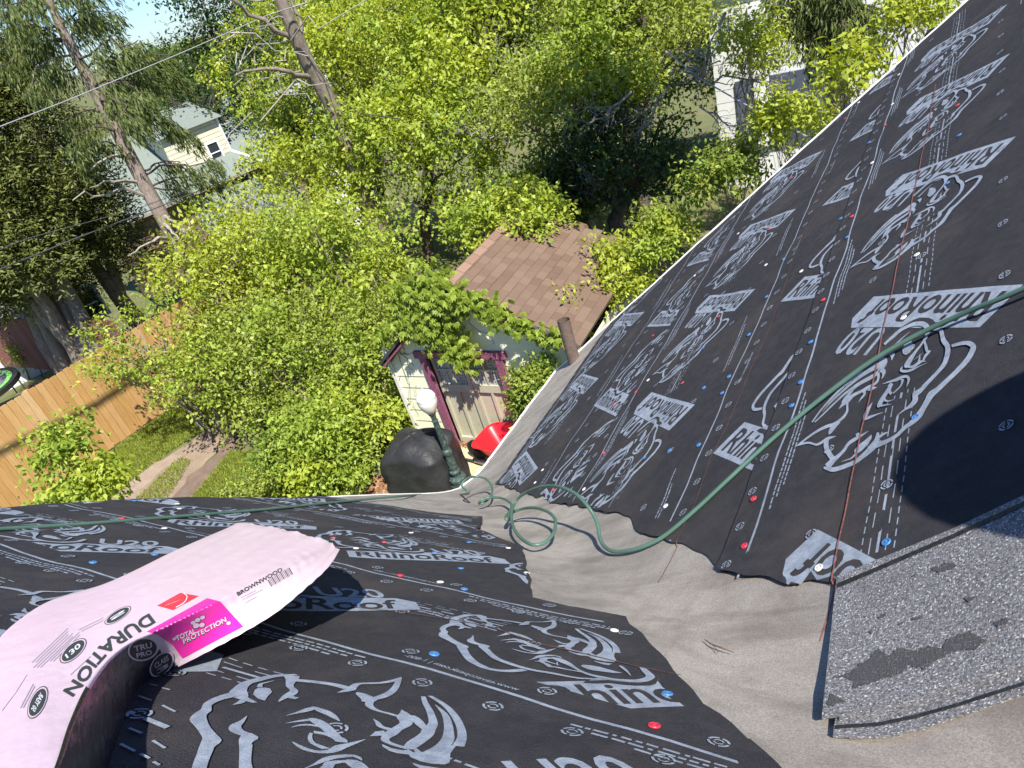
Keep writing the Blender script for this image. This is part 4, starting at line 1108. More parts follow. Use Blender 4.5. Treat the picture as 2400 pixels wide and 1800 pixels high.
tag(MB().grid(np.array(rows)).build('grill_cover', M_cover, smoothed=True), 'large wrinkled black cover over a grill beside the lamp post', 'grill cover')

# ------------------------------------------------------------------ red wheelbarrow and two tools
wb = at_z(1196, 1088, 0.0); wb = thing('wheelbarrow', wb, 'bright red wheelbarrow tub in front of the garage door', 'wheelbarrow'); o = ORG[wb.name]
M_red = mat('red_enamel', (.80, .012, .02), .3, spec=.5, coat=.3)
fx = unit(arr(.75, -.66, 0)); fy = arr(-fx[1], fx[0], 0)
rows = []
for k, (sx, sy, z) in enumerate(((.20, .14, .24), (.30, .22, .26), (.46, .32, .56), (.50, .35, .58), (.51, .36, .57))):
    rows.append([o + fx * (sx * math.copysign(abs(math.cos(t)) ** .5, math.cos(t)) + .05) + fy * (sy * math.copysign(abs(math.sin(t)) ** .5, math.sin(t))) + arr(0, 0, z + .05 * math.cos(t) * (z > .3)) for t in np.linspace(0, 2 * np.pi, 33)])
tb = MB().grid(np.array(rows)); tb.add(rows[0][:-1], [tuple(range(32))]); tb.build('tub', M_red, wb, smoothed=True)
q = MB()
for s_ in (-1, 1): q.tube([o - fx * .62 + fy * .05 * s_ + arr(0, 0, .2), o + fy * .22 * s_ + arr(0, 0, .25), o + fx * .95 + fy * .30 * s_ + arr(0, 0, .52)], .018, 8)
for s_ in (-1, 1): q.tube([o + fx * .35 + fy * .24 * s_ + arr(0, 0, .32), o + fx * .42 + fy * .24 * s_, o + fx * .25 + fy * .24 * s_ + arr(0, 0, .27)], .012, 6)
q.build('frame', mat('frame_steel', (.05, .05, .05), .5, metal=.4), wb)
MB().lathe(o - fx * .60 - fy * .04 + arr(0, 0, .19), [(.02, 0), (.15, .0), (.19, .02), (.19, .06), (.15, .08), (.02, .08)], 20, fy).build('wheel', M_dark, wb)
def tool(name, a, b, lab, cat, m1, m2, w):
    t = thing(name, a, lab, cat)
    MB().tube([a, (a * .6 + b * .4)], w, 8).build('handle', m1, t); MB().tube([a * .62 + b * .38, a * .3 + b * .7, b], [w * 1.5, w * 1.8, w * 1.7], 10).build('sleeve', m2, t)
tool('broom', at_z(1092, 1076, .06), at_z(1150, 1088, .10), 'black and white handled broom lying on sand near the lamp post', 'broom', mat('teal_handle', (.03, .06, .06), .5), M_white_metal, .018)
tool('garden_hoe', at_z(1112, 1033, .06), at_z(1150, 1046, .07), 'short grey handled hoe lying before the garage door', 'hoe', mat('grey_handle', (.10, .10, .09), .7), mat('pale_handle', (.42, .40, .36), .6), .016)

# ------------------------------------------------------------------ orange plank fence
f0, f1 = at_z(217, 1082, 0), at_z(377, 971, 0); fd = unit(f1 - f0); fn = arr(fd[1], -fd[0], 0)
if fn[1] > 0: fn = -fn
fst = f0 - fd * 3.4; M_plank = rand_mat('orange_planks', [(.44, .245, .085), (.48, .27, .10), (.53, .32, .135), (.46, .25, .09), (.56, .37, .185)], .7, .3, 7, stretch=(9, 9, .5), grain=.72)
fence = thing('plank_fence', fst, 'tall orange cedar plank fence with dog-eared tops beside the lawn', 'fence')
bm_ = None; x = 0; PW = .146
for i in range(75):
    P = fst + fd * (i * PW + PW / 2) + fn * random.uniform(-.004, .004); z = .02 + random.uniform(-.012, .012)
    P = P + arr(0, 0, z)
    M = Matrix([[fd[k], fn[k], (0, 0, 1)[k], P[k] - fst[k]] for k in range(3)] + [[0, 0, 0, 1]])
    if bm_ is None:
        h_, w = 1.98, .140
        pr = [(-w / 2, 0), (w / 2, 0), (w / 2, h_ - .018), (w / 2 - .016, h_), (-w / 2 + .016, h_), (-w / 2, h_ - .018)]
        q = MB(); n = 6
        q.add([(a, .010, b) for a, b in pr] + [(a, -.010, b) for a, b in pr], [tuple(range(6)), tuple(range(11, 5, -1))] + [(k, k + 6, (k + 1) % 6 + 6, (k + 1) % 6) for k in range(6)])
        bm_ = q.build('plank', M_plank, fence)
        for vv in bm_.data.vertices: vv.co = Vector(vv.co) + Vector(fst)
        bm_.matrix_local = M
    else: copy_part(bm_, fence, M)
q = MB()
for z in (.3, 1.0, 1.75): q.bar(fst - fn * .04 + arr(0, 0, z), fst + fd * 75 * PW - fn * .04 + arr(0, 0, z), .05, .09)
q.build('rail', M_plank, fence)
for i in range(6):
    p = fst + fd * (1.0 + 2.2 * i) - fn * .09; MB().box(p + arr(0, 0, 1), (.09, 0, 0), (0, .09, 0), (0, 0, 2.0)).build('post', M_plank, fence)

# red-brown plank fence farther back
r0, r1 = at_z(150, 870, 0), at_z(-60, 852, 0); rd = unit(r1 - r0); rl = np.linalg.norm(r1 - r0); r0 = r0 - rd * 4.0; rl += 4
M_rplank = rand_mat('red_planks', [(.17, .06, .045), (.22, .085, .065), (.26, .11, .085), (.19, .07, .05)], .8, .3, 8, stretch=(9, 9, .5), grain=.75)
rf = thing('plank_fence', r0, 'weathered red-brown plank fence behind the cedar trunks and trampoline', 'fence')
rn = arr(rd[1], -rd[0], 0); pm = None
for i in range(int(rl / .155)):
    P = r0 + rd * (i * .155) + arr(0, 0, random.uniform(0, .03))
    M = Matrix([[rd[k], rn[k], (0, 0, 1)[k], P[k] - r0[k]] for k in range(3)] + [[0, 0, 0, 1]])
    if pm is None:
        q = MB(); q.box((0, 0, .85), (.135, 0, 0), (0, .02, 0), (0, 0, 1.7)); pm = q.build('plank', M_rplank, rf)
        for vv in pm.data.vertices: vv.co = Vector(vv.co) + Vector(r0)
        pm.matrix_local = M
    else: copy_part(pm, rf, M)

# ------------------------------------------------------------------ trampoline
tc_ = at_z(82, 930, 0) + arr(-1.12, -.52, 0); TR = 1.24; tz = .80
tram = thing('trampoline', tc_, 'round trampoline with green and black edge pad standing on the grass', 'trampoline')
def disc(r0, r1, z0, z1, n=48):
    return [[tc_ + arr(r * math.cos(t), r * math.sin(t), z) for t in np.linspace(0, 2 * np.pi, n + 1)] for r, z in ((r0, z0), (r1, z1))]
MB().add(disc(.0, .86 * TR, tz, tz)[1][:-1], [tuple(range(48))]).build('mat', mat('jump_mat', (.13, .135, .15), .6, spec=.4), tram)
MB().grid(disc(.80 * TR, .90 * TR, tz + .012, tz + .02)).build('green_pad_ring', mat('green_vinyl', (.14, .62, .05), .4), tram)
b = MB(); b.grid(disc(.90 * TR, 1.02 * TR, tz + .02, tz + .02)); b.grid(disc(1.02 * TR, 1.03 * TR, tz + .02, tz - .10)); b.build('black_pad_ring', M_dark, tram)
M_galv = mat('galvanised', (.42, .43, .44), .4, metal=.7)
b = MB(); b.tube([tc_ + arr(.98 * TR * math.cos(t), .98 * TR * math.sin(t), tz - .02) for t in np.linspace(0, 2 * np.pi, 40)], .022, 6, False); b.build('frame_ring', M_galv, tram)
for i in range(6):
    a = .25 + i * math.pi / 3; e = arr(math.cos(a), math.sin(a), 0) * TR * .98
    q = MB(); q.tube([tc_ + e + arr(0, 0, tz - .03), tc_ + e * 1.0 + arr(0, 0, .02)], .02, 8); q.build('leg', M_galv, tram)

# ------------------------------------------------------------------ houses beyond the yard
M_wsid = mat('white_siding', (.72, .72, .70), .7, (.64, .64, .61), 3)
M_csid = rand_mat('cream_siding', [(.62, .58, .43), (.66, .62, .47), (.60, .56, .41)], .75, .1, 30, grain=.9)
M_groof = mat('grey_green_shingles', (.15, .18, .155), .9, (.21, .24, .21), 30, bump=.4, bscale=120, extra=((.10, .12, .105), .5, .8, .5), extra_scale=6)
M_broof = mat('brown_roof', (.14, .10, .085), .9, (.19, .14, .12), 20)
M_glass = mat('window_glass', (.03, .035, .04), .08, spec=.6)
M_trimw = mat('white_trim', (.76, .76, .74), .5)
M_brick = mat('brown_brick', (.15, .095, .07), .9, (.20, .13, .10), 14)
E1 = at(440, 447, 40.0); E2 = at_z(690, 338, E1[2]); hd_ = unit(E2 - E1); hlen = np.linalg.norm(E2 - E1); hb_ = arr(-hd_[1], hd_[0], 0); hb_ *= np.sign(hb_[1])
h1 = thing('house', (E1[0], E1[1], terrain(E1[0], E1[1])), 'cream sided house with grey-green shingled roof and dormer seen past the spruce', 'house')
def hp(a, b, z): return E1 + hd_ * a + hb_ * b + arr(0, 0, z)
rp = .62; RD = 5.0; X0, X1 = -4.2, hlen + 1
b = MB(); b.add([hp(X0, -.3, -.19), hp(X1, -.3, -.19), hp(X1, RD, rp * RD), hp(X0, RD, rp * RD), hp(X0, 2 * RD, 0), hp(X1, 2 * RD, 0)], [(0, 1, 2, 3), (3, 2, 5, 4)]); rf1 = b.build('roof', M_groof, h1)
nb = MB(); nb.box(hp((X0 + X1) / 2, -.32, -.22), hd_ * (X1 - X0), hb_ * .10, (0, 0, .12)); nb.build('gutter', mat('brown_gutter', (.28, .25, .20), .5), h1)
nb = MB(); nb.box(hp((X0 + X1) / 2, 1.2, -2.2), hd_ * (X1 - X0 - .6), hb_ * 2, (0, 0, 3.9)); nb.build('wall', M_brick, h1)
def window(parent, c, ux, w, h, out, name='window'):
    uz = arr(0, 0, 1); q = MB(); t = .09
    for s_ in (-1, 1):
        q.box(c + ux * (w / 2 + t / 2) * s_ + out * .03, ux * t, out * .06, uz * (h + 2 * t)); q.box(c + uz * (h / 2 + t / 2) * s_ + out * .03, ux * w, out * .06, uz * t)
    q.box(c + out * .025, ux * w, out * .05, uz * .05)
    o_ = q.build(name, M_trimw, parent)
    for s_ in (-1, 1):
        g_ = MB(); g_.box(c + uz * (h / 4) * s_ + out * .008, ux * w, out * .012, uz * (h / 2 - .03)); g_.build('pane', M_glass, o_)
    return o_
def proj_on(px, py, p, n): return on_plane(px, py, p, n)
# dormer
dn = -hb_; rn_ = unit(arr(0, 0, 1) - 0 * hb_); rpn = unit(np.cross(hd_, hb_ + arr(0, 0, rp))); rpn *= np.sign(rpn[2])
A = on_plane(408, 402, hp(0, 0, 0), rpn); B_ = on_plane(546, 360, hp(0, 0, 0), rpn)
da = (A - E1) @ hd_; db = (B_ - E1) @ hd_; dy = ((A - E1) @ hb_ + (B_ - E1) @ hb_) / 2; dz = dy * rp; DHT = 1.75
for i in range(8):
    z0 = dz + i * DHT / 8
    q = MB(); q.box(hp((da + db) / 2, dy + .004, z0 + DHT / 16), hd_ * (db - da), hb_ * .05, (0, 0, DHT / 8 - .02)); q.build('siding_board', M_csid, h1)
q = MB(); q.box(hp((da + db) / 2, dy + 1.5, dz + DHT / 2 + .1), hd_ * (db - da - .1), hb_ * 2.8, (0, 0, DHT - .1)); q.build('dormer', mat('cream_cheek', (.60, .57, .44), .8), h1)
q = MB(); q.add([hp(da - .3, dy - .3, dz + DHT), hp(db + .3, dy - .3, dz + DHT), hp(db + .3, dy + 3.4, dz + DHT + .9), hp(da - .3, dy + 3.4, dz + DHT + .9)], [(0, 1, 2, 3)]); q.build('dormer_roof', M_groof, h1)
wc = on_plane(505, 357, hp(0, dy - .03, 0), hb_)
window(h1, wc, hd_, .55, .95, -hb_)
q = MB(); q.bar(hp(db + .06, dy - .03, dz), hp(db + .06, dy - .03, dz + DHT), .12, .08); q.bar(hp(db + .05, dy - .03, dz + .03), hp(db + .85, -.3, -.1), .12, .08); q.build('trim', M_trimw, h1)
wc = on_plane(563, 412, hp(0, .17, 0), hb_); window(h1, wc, hd_, .75, .65, -hb_)
# brown roof behind
b = MB(); P = [at(300, 330, 48), at(420, 285, 48), at(420, 345, 48), at(300, 385, 48)]
bh = thing('house', P[3], 'brown roofed house half hidden behind the cream sided one', 'house')
bk = unit(arr(P[0][0], P[0][1], 0))
b.add([P[3], P[2], P[1] + bk * 2.5, P[0] + bk * 2.5], [(0, 1, 2, 3)]); b.build('roof', M_broof, bh)
b = MB(); b.add([P[3] - arr(0, 0, .1), P[2] - arr(0, 0, .1), P[2] - arr(0, 0, 3), P[3] - arr(0, 0, 3)], [(0, 1, 2, 3)]); b.build('wall', M_wsid, bh)
# white house
def white_block(name_label, px, dist, depth, boards, wins, roofm, rz=1.8, group=None):
    """white gabled house: px = bottom-left, bottom-right pixels of its front wall, top pixel heights"""
    A = at(*px[0], dist); B = at(*px[1], dist); zt = at(*px[2], dist)[2]
    B = arr(B[0], B[1], A[2]); ux = unit(B - A); L = np.linalg.norm(B - A); out = arr(ux[1], -ux[0], 0)
    if out @ A > 0: out = -out
    zb_ = min(A[2], terrain(A[0], A[1])) - .3
    t = thing('house', (A[0], A[1], zb_), name_label, 'house')
    n = int((zt - A[2]) / .3)
    for i in range(n):
        q = MB(); q.box((A + B) / 2 + arr(0, 0, .15 + .3 * i), ux * L, out * .05, (0, 0, .285)); q.build('siding_board', M_wsid, t)
    q = MB(); q.box((A + B) / 2 - out * (depth / 2 + .03) + arr(0, 0, (zt + zb_) / 2 - A[2]), ux * L, out * depth, (0, 0, zt - zb_)); q.build('wall', M_wsid, t)
    q = MB(); m_ = A - out * depth / 2
    a0, a1 = A + out * .3 - ux * .3 + arr(0, 0, zt - A[2] - .05), B + out * .3 + ux * .3 + arr(0, 0, zt - A[2] - .05)
    k = -out * (depth / 2 + .3) + arr(0, 0, rz)
    q.add([a0, a1, a1 + k, a0 + k, a0 + 2 * k - arr(0, 0, 2 * rz), a1 + 2 * k - arr(0, 0, 2 * rz)], [(0, 1, 2, 3), (3, 2, 5, 4)]); q.build('roof', roofm, t)
    for wx, wy, w, h in wins:
        c = on_plane(wx, wy, A + out * .03, out); window(t, c, ux, w, h, out)
    return t, A, B, ux, out, zt
white_block('white sided house with small windows showing between the maple and the shrubs', [(672, 405), (810, 352), (700, 300)], 44, 7, True, [(697, 370), (712, 318), (760, 330)], M_groof) if False else None
white_block('white sided house with a grey roof showing between the maple and the shrubs', [(662, 420), (830, 366), (690, 300)], 43, 7, True, [(697, 371, .7, .8), (742, 352, .6, 1.0)], mat('pale_grey_roof', (.24, .25, .27), .9, (.30, .31, .33), 20))
white_block('white house behind the cedars at the left with a brick chimney', [(-120, 800), (215, 700), (-60, 545)], 26.5, 7, True, [(205, 715, .8, .9)], M_broof)
ch = thing('brick_chimney', at(172, 760, 26.2), 'orange-red brick chimney rising behind the cedar trunks', 'chimney'); cb = ORG[ch.name]
q = MB(); q.box(cb + arr(0, 0, .9), (.34, 0, 0), (0, .34, 0), (0, 0, 5.0)); q.build('mortar_core', mat('mortar', (.36, .30, .26), .9), ch)
M_br = rand_mat('orange_brick', [(.34, .10, .05), (.42, .14, .07), (.38, .12, .06)], .9, .3, 60)
bp = None
for r_ in range(60):
    for c_ in range(2):
        for side_ in (0, 1):
            off = arr((-.09 + .18 * c_), -.18, -1.55 + r_ * .08) if side_ == 0 else arr(.18, (-.09 + .18 * c_), -1.55 + r_ * .08)
            M = Matrix.Translation(Vector(off)) @ Matrix.Rotation(0 if side_ == 0 else math.pi / 2, 4, 'Z')
            if bp is None:
                k_ = MB(); k_.box((0, 0, 0), (.17, 0, 0), (0, .03, 0), (0, 0, .068)); bp = k_.build('brick', M_br, ch)
                for vv in bp.data.vertices: vv.co = Vector(vv.co) + Vector(cb)
                bp.matrix_local = M
            else: copy_part(bp, ch, M)
# pale house at the upper right, deep in shade
t, A, B, ux, out, zt = white_block('white house in tree shade beyond the upper right of the garage', [(1690, 330), (2260, 190), (1700, -60)], 19, 6, True, [], M_broof)
q = MB(); P = on_plane(1795, 330, A + out * .06, out); q.box(arr(P[0], P[1], (A[2] + zt) / 2 - .5), ux * .35, out * .08, (0, 0, 3.2)); q.build('corner_board', M_trimw, t)
P1, P2 = on_plane(1735, 320, A + out * .05, out), on_plane(1990, 300, A + out * .05, out)
q = MB(); q.box((P1 + P2) / 2 * arr(1, 1, 0) + arr(0, 0, A[2] + .55), ux * np.linalg.norm(P2 - P1), out * .06, (0, 0, 1.6)); q.build('shaded_wall_panel', mat('shade_blue_siding', (.06, .07, .10), .7, (.09, .10, .14), 6), t)  # dark panel: shade on the lower wall put into its siding colour
# pale board fence and white shed glimpsed between the shrubs
pa, pb_ = at(635, 590, 24), at(750, 540, 26); pb_[2] = pa[2]
pf = thing('board_fence', pa, 'pale blue-grey board fence glimpsed between the yellow-green shrubs', 'fence'); u_ = unit(pb_ - pa); o_ = arr(u_[1], -u_[0], 0)
M_pale = rand_mat('pale_boards', [(.34, .38, .42), (.40, .44, .48), (.44, .47, .50)], .8, .2, 10, grain=.85)
bp = None
for i in range(int(np.linalg.norm(pb_ - pa) / .19)):
    M = Matrix.Translation(Vector(u_ * (.19 * i))) @ Matrix.Rotation(math.atan2(u_[1], u_[0]), 4, 'Z')
    if bp is None:
        q = MB(); q.box((0, 0, .9), (.18, 0, 0), (0, .03, 0), (0, 0, 1.9)); bp = q.build('board', M_pale, pf)
        for vv in bp.data.vertices: vv.co = Vector(vv.co) + Vector(pa)
        bp.matrix_local = M
    else: copy_part(bp, pf, M)
sa = at(555, 590, 25)
sh = thing('shed', sa, 'small white shed corner with grey roof behind the yellow-green shrubs', 'shed')
q = MB(); q.box(sa + arr(.6, .6, .1), (1.9, .4, 0), (-.3, 1.3, 0), (0, 0, 1.7)); q.build('wall', M_wsid, sh)
q = MB(); q.add([sa + arr(-.6, -.3, 1.0), sa + arr(1.7, .2, 1.0), sa + arr(1.3, 1.9, 1.7), sa + arr(-1, 1.4, 1.7)], [(0, 1, 2, 3)]); q.build('roof', M_groof, sh)
st = at_z(618, 672, 0); stp = thing('garden_steps', st, 'pale stone garden steps showing through the shrubs', 'steps')
M_stone = mat('pale_stone', (.40, .33, .26), .9, (.48, .41, .33), 8)
for i in range(4):
    q = MB(); q.box(st + arr(.1 * i, .32 * i, .08 + .14 * i), (1.3, -.2, 0), (.05, .34, 0), (0, 0, .14)); q.build('step', M_stone, stp)

# ------------------------------------------------------------------ wires
M_wire = mat('wire_grey', (.10, .10, .11), .5)
M_wire2 = mat('wire_pale', (.35, .35, .36), .5)
def wire(px, dist, r, m, lab, sag=.1):
    P = np.array([at(x, y, d) for (x, y), d in zip(px, dist)])
    t = np.linspace(0, 1, 24); k = np.linspace(0, 1, len(P))
    Q = np.stack([np.interp(t, k, P[:, i]) for i in range(3)], 1)
    tag(MB().tube(Q, r, 6).build('overhead_wire', m), lab, 'wire')
wire([(-60, 320), (159, 235), (423, 125), (640, 30)], (13, 15, 18, 21), .010, M_wire2, 'thin pale overhead wire crossing the upper part of the spruce')
wire([(-60, 655), (82, 598), (174, 560), (347, 495), (520, 425)], (12, 13.5, 14.5, 17, 20), .012, M_wire, 'dark overhead wire crossing low over the cedar foliage')
wire([(-60, 610), (60, 560), (320, 490), (520, 415)], (12, 13.5, 17, 20), .008, M_wire, 'thinner dark wire running just above another over the cedars')
wire([(1560, 120), (1640, 184), (1770, 258), (1925, 338)], (15, 13.5, 11.5, 9.5), .012, M_wire2, 'pale service wire slanting down to the far edge of the felt roof')
wire([(0, 12), (140, -18)], (30, 30), .02, M_wire, 'short stretch of wire in the sky at the upper left') if False else None
# cable high over the fence (its shadow crosses the planks)
c0 = np.array([on_plane(x, y, f0, fn) for x, y in ((-60, 1092), (110, 1008), (230, 948), (330, 880))]) - LDIR * 9.0
tag(MB().tube(c0, .045, 8).build('power_cable', M_wire), 'thick power cable high above the orange plank fence', 'cable')
# ------------------------------------------------------------------ ground
M_ground = mat('yard_ground', (.085, .115, .030), .95, (.15, .135, .06), 1.6, bump=.5, bscale=14, extra=((.19, .14, .09), .52, .72, .75), extra_scale=.6, speck=(60, .60, .70, (.06, .09, .02)))
M_dirt = mat('dirt_track', (.20, .145, .105), .95, (.27, .205, .15), 3, bump=.5, bscale=30, extra=((.12, .085, .06), .5, .75, .6), extra_scale=1.4, speck=(45, .62, .70, (.36, .30, .22)))
M_dirt2 = mat('dark_rut', (.13, .09, .068), .95, (.18, .13, .10), 4, bump=.5, bscale=30)
M_sand = mat('sandy_gravel', (.46, .36, .22), .95, (.56, .46, .30), 18, bump=.6, bscale=70, speck=(120, .62, .68, (.30, .22, .14)))
M_mulch = mat('leaf_mulch', (.15, .075, .045), .95, (.24, .13, .08), 22, bump=.8, bscale=50, speck=(40, .60, .68, (.36, .22, .13)))
M_litter = mat('dry_leaf_litter', (.24, .16, .09), .95, (.34, .24, .14), 14, bump=.8, bscale=40, speck=(40, .58, .66, (.46, .36, .24)))
gx = np.concatenate([np.linspace(-900, -60, 12), np.linspace(-50, 60, 60), np.linspace(80, 900, 12)])
gy = np.concatenate([np.linspace(-300, -20, 8), np.linspace(-10, 80, 60), np.linspace(100, 1500, 16)])
X, Y = np.meshgrid(gx, gy)
tag(MB().grid(np.stack([X, Y, terrain(X, Y)], -1)).build('ground', M_ground, loc=(0, 0, 0), smoothed=True), kind='structure')
def patch(name, poly, m, z, seed=0, jit=.12, kind='structure'):
    r = np.random.default_rng(seed); p = np.array(poly, float)[:, :2]; q = []
    for j in range(len(p)):
        a, b = p[j], p[(j + 1) % len(p)]; n = max(2, int(np.linalg.norm(b - a) / .25))
        for f in np.linspace(0, 1, n, endpoint=False): q.append(a + (b - a) * f + r.normal(0, jit * .5, 2))
    T = poly_tris(q).reshape(-1, 2)
    return tag(obj(name, np.c_[T, terrain(T[:, 0], T[:, 1]) + z], np.arange(len(T)).reshape(-1, 3), m), kind=kind)
gz = lambda pts: [at_z(x, y, 0) for x, y in pts]
patch('dirt_track', gz([(230, 1195), (300, 1130), (420, 1055), (520, 985), (560, 960), (590, 975), (540, 1030), (470, 1100), (420, 1195)]), M_dirt, .006, 1)
patch('track_rut', gz([(380, 1190), (440, 1120), (500, 1070), (545, 1020), (560, 1030), (515, 1100), (470, 1150), (450, 1195)]), M_dirt2, .011, 2)
patch('track_rut', gz([(250, 1195), (330, 1115), (410, 1060), (430, 1068), (350, 1130), (290, 1195)]), mat('light_rut', (.24, .18, .135), .95, (.30, .23, .18), 4, bump=.4, bscale=30), .011, 3)
patch('gravel_yard', gz([(1040, 1200), (1072, 1046), (1220, 985), (1330, 1000), (1200, 1260)]), M_sand, .006, 4)
patch('mulch_bed', gz([(800, 1185), (860, 1120), (935, 1095), (960, 1140), (960, 1190)]), M_mulch, .008, 5)
patch('leaf_bed', gz([(1072, 1050), (1080, 1036), (1130, 1022), (1118, 1046)]), M_mulch, .010, 6, .05)
patch('leaf_bed', gz([(40, 870), (130, 860), (170, 890), (120, 935), (70, 950), (20, 940)]), M_litter, .008, 7)
patch('leaf_bed', gz([(-40, 1030), (90, 960), (180, 910), (200, 922), (110, 985), (0, 1050)]), mat('pale_chips', (.26, .22, .16), .95, (.36, .31, .23), 20, bump=.5, bscale=60), .010, 8)
patch('leaf_bed', gz([(600, 640), (700, 640), (800, 700), (760, 740), (640, 700)]), mat('pale_clearing', (.40, .34, .22), .95, (.30, .30, .14), 3, bump=.5), .010, 9, .3)  # beige to olive ground, paler than the yard around it

# ------------------------------------------------------------------ leaves
PAL = dict(
 bright=leaf_mat('leaf_bright', (.15, .22, .018), (.40, .50, .080), .42),
 yellow=leaf_mat('leaf_yellow', (.22, .28, .018), (.50, .57, .090), .45),
 mid=leaf_mat('leaf_mid', (.08, .14, .016), (.26, .36, .055), .38),
 olive=leaf_mat('leaf_olive', (.12, .165, .018), (.40, .465, .085), .40),
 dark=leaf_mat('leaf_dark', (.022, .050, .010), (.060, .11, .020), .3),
 spruce=leaf_mat('needle_spruce', (.035, .058, .014), (.18, .215, .055), .22, .6),
 cedar=leaf_mat('needle_cedar', (.045, .062, .014), (.20, .22, .05), .22, .6))
M_bark = mat('bark_grey', (.16, .125, .10), .95, (.26, .215, .18), 14, bump=.9, bscale=22, stretch=(1, 1, .35))
M_barkd = mat('bark_dark', (.060, .045, .036), .95, (.12, .092, .075), 14, bump=.8, bscale=24, stretch=(1, 1, .35))
M_barkp = mat('bark_spruce', (.20, .155, .13), .95, (.31, .25, .215), 18, bump=.9, bscale=30, stretch=(1, 1, .5))
M_dead = mat('dead_twig', (.36, .33, .29), .9, (.24, .21, .18), 9)
def rdir(n, r=RNG):
    return nrm(r.normal(size=(n, 3)))
def lobes_in(c, rad, n, r=RNG, lr=(.22, .50), low=-.6):
    """branch clumps spread over an ellipsoid shell"""
    d = rdir(n * 3, r); d = d[d[:, 2] > low][:n]; rad = np.array(rad)
    k = r.uniform(.45, .92, len(d))[:, None]
    C = np.array(c) + d * rad * k
    R = rad.mean() * r.uniform(lr[0], lr[1], len(d))
    return C, R
def foliage(C, R, twigs, per, size, r=RNG, flat=.48, spread=1.0, droop=.25, out=.6, shell=.45):
    """leaf base points, axes, normals, sizes for lobes C, R"""
    P, A, N_ = [], [], []
    tot = (twigs * (R / R.mean()) ** 2).astype(int) + 3
    for c, rr, k in zip(C, R, tot):
        d = rdir(k, r); t = c + d * np.array([1, 1, flat]) * rr * (r.random(k) ** shell)[:, None]
        td = nrm(d * out + rdir(k, r) * .6 + np.array([0, 0, .1]))
        s = r.random((k, per, 1)) * size * 3.2 * spread
        q = t[:, None] + td[:, None] * s + r.normal(size=(k, per, 3)) * size * .55 * spread
        a = td[:, None] * .35 + r.normal(size=(k, per, 3)) * .55 + np.array([0, 0, -droop])
        nn = np.array([0, 0, .75]) + r.normal(size=(k, per, 3)) * .45 + d[:, None] * .35 - LDIR * .25
        P.append(q.reshape(-1, 3)); A.append(nrm(a.reshape(-1, 3))); N_.append(nrm(nn.reshape(-1, 3)))
    P, A, N_ = map(np.concatenate, (P, A, N_))
    N_ = nrm(N_ - A * (N_ * A).sum(1)[:, None])
    return P, A, N_, size * r.uniform(.6, 1.25, len(P))
def limb(b, p0, p1, r0, r1, r=RNG, n=6, wob=.08, sag=0):
    t = np.linspace(0, 1, n)[:, None]; L = np.linalg.norm(p1 - p0)
    q = p0 + (p1 - p0) * t; q[1:-1] += r.normal(size=(n - 2, 3)) * L * wob; q[:, 2] += sag * L * np.sin(np.pi * t[:, 0])
    b.tube(q, np.linspace(r0, r1, n), 6, False); return q
NLEAF = [0]
def tree(name, cat, label, base, C, R, pal, size, twigs, per=9, trunk=.12, aspect=.55, bark=None, group=None, crown_c=None, stems=1, lean=None, limbs=14, seed=0, **kw):
    r = np.random.default_rng(seed + 100); twigs *= .56; size *= 1.16
    base = np.array(base, float); base[2] = terrain(base[0], base[1])
    t = thing(name, base, label, cat, group)
    b = MB(); cc = C.mean(0) if crown_c is None else np.array(crown_c)
    idx = np.argsort(-R)[:limbs]
    for s in range(stems):
        o = base + (r.normal(size=3) * .22 * arr(1, 1, 0) if stems > 1 else 0); o[2] = base[2] - .1
        topp = cc + (r.normal(size=3) * arr(.5, .5, .3) * R.mean() if stems > 1 else arr(0, 0, R.mean() * .3))
        q = limb(b, o, topp, trunk / math.sqrt(stems), trunk * .3 / math.sqrt(stems), r, 8, .025)
        for i in idx[s::stems]:
            k = r.integers(3, 7)
            l = limb(b, q[k], C[i], trunk * .28, trunk * .06, r, 6, .06, .05)
            for _ in range(3):
                limb(b, l[r.integers(2, 5)], C[i] + r.normal(size=3) * R[i] * .7, trunk * .09, trunk * .03, r, 4, .08)
    b.build('trunk', bark or (M_bark if stems > 1 else M_barkd), t, smoothed=True)
    yo = (r.random(len(C)) < .38) & (C[:, 2] > np.quantile(C[:, 2], .25)) & (len(C) > 8)
    P, A, N_, S_ = foliage(C[~yo], R[~yo], twigs, per, size, r, **kw)
    NLEAF[0] += len(P)
    leaf_obj('crown', P, A, N_, S_, aspect, PAL[pal], t)
    tip_pal = {'bright': 'yellow', 'olive': 'bright', 'mid': 'olive', 'dark': 'mid', 'yellow': 'yellow'}[pal]
    if yo.any() and pal != 'dark':
        P, A, N_, S_ = foliage(C[yo], R[yo] * .9, twigs * 1.1, per, size * 1.12, r, **kw)
        NLEAF[0] += len(P)
        leaf_obj('young_leaves', P, A, N_, S_, aspect, PAL[tip_pal], t)
    return t
def crown(px, dist, rad, n, seed, **k):
    r = np.random.default_rng(seed); c = at(*px, dist); return lobes_in(c, rad, n, r, **k)

SHR = 'yellow-green shrub trees between the fence and the garage'
def shrub(label, px, dist, rad, n, pal, size, twigs, seed, group=SHR, bpx=None, stems=3, **k):
    C, R = crown(px, dist, rad, n, seed)
    c = at(*px, dist); base = c.copy() if bpx is None else at_z(*bpx, 0)
    R = np.minimum(R, np.maximum(C[:, 2] - terrain(C[:, 0], C[:, 1]), .25))
    return tree(k.pop('name', 'shrub_tree'), k.pop('cat', 'shrub'), label, base, C, R, pal, size, twigs, group=group, seed=seed, stems=stems, **k)

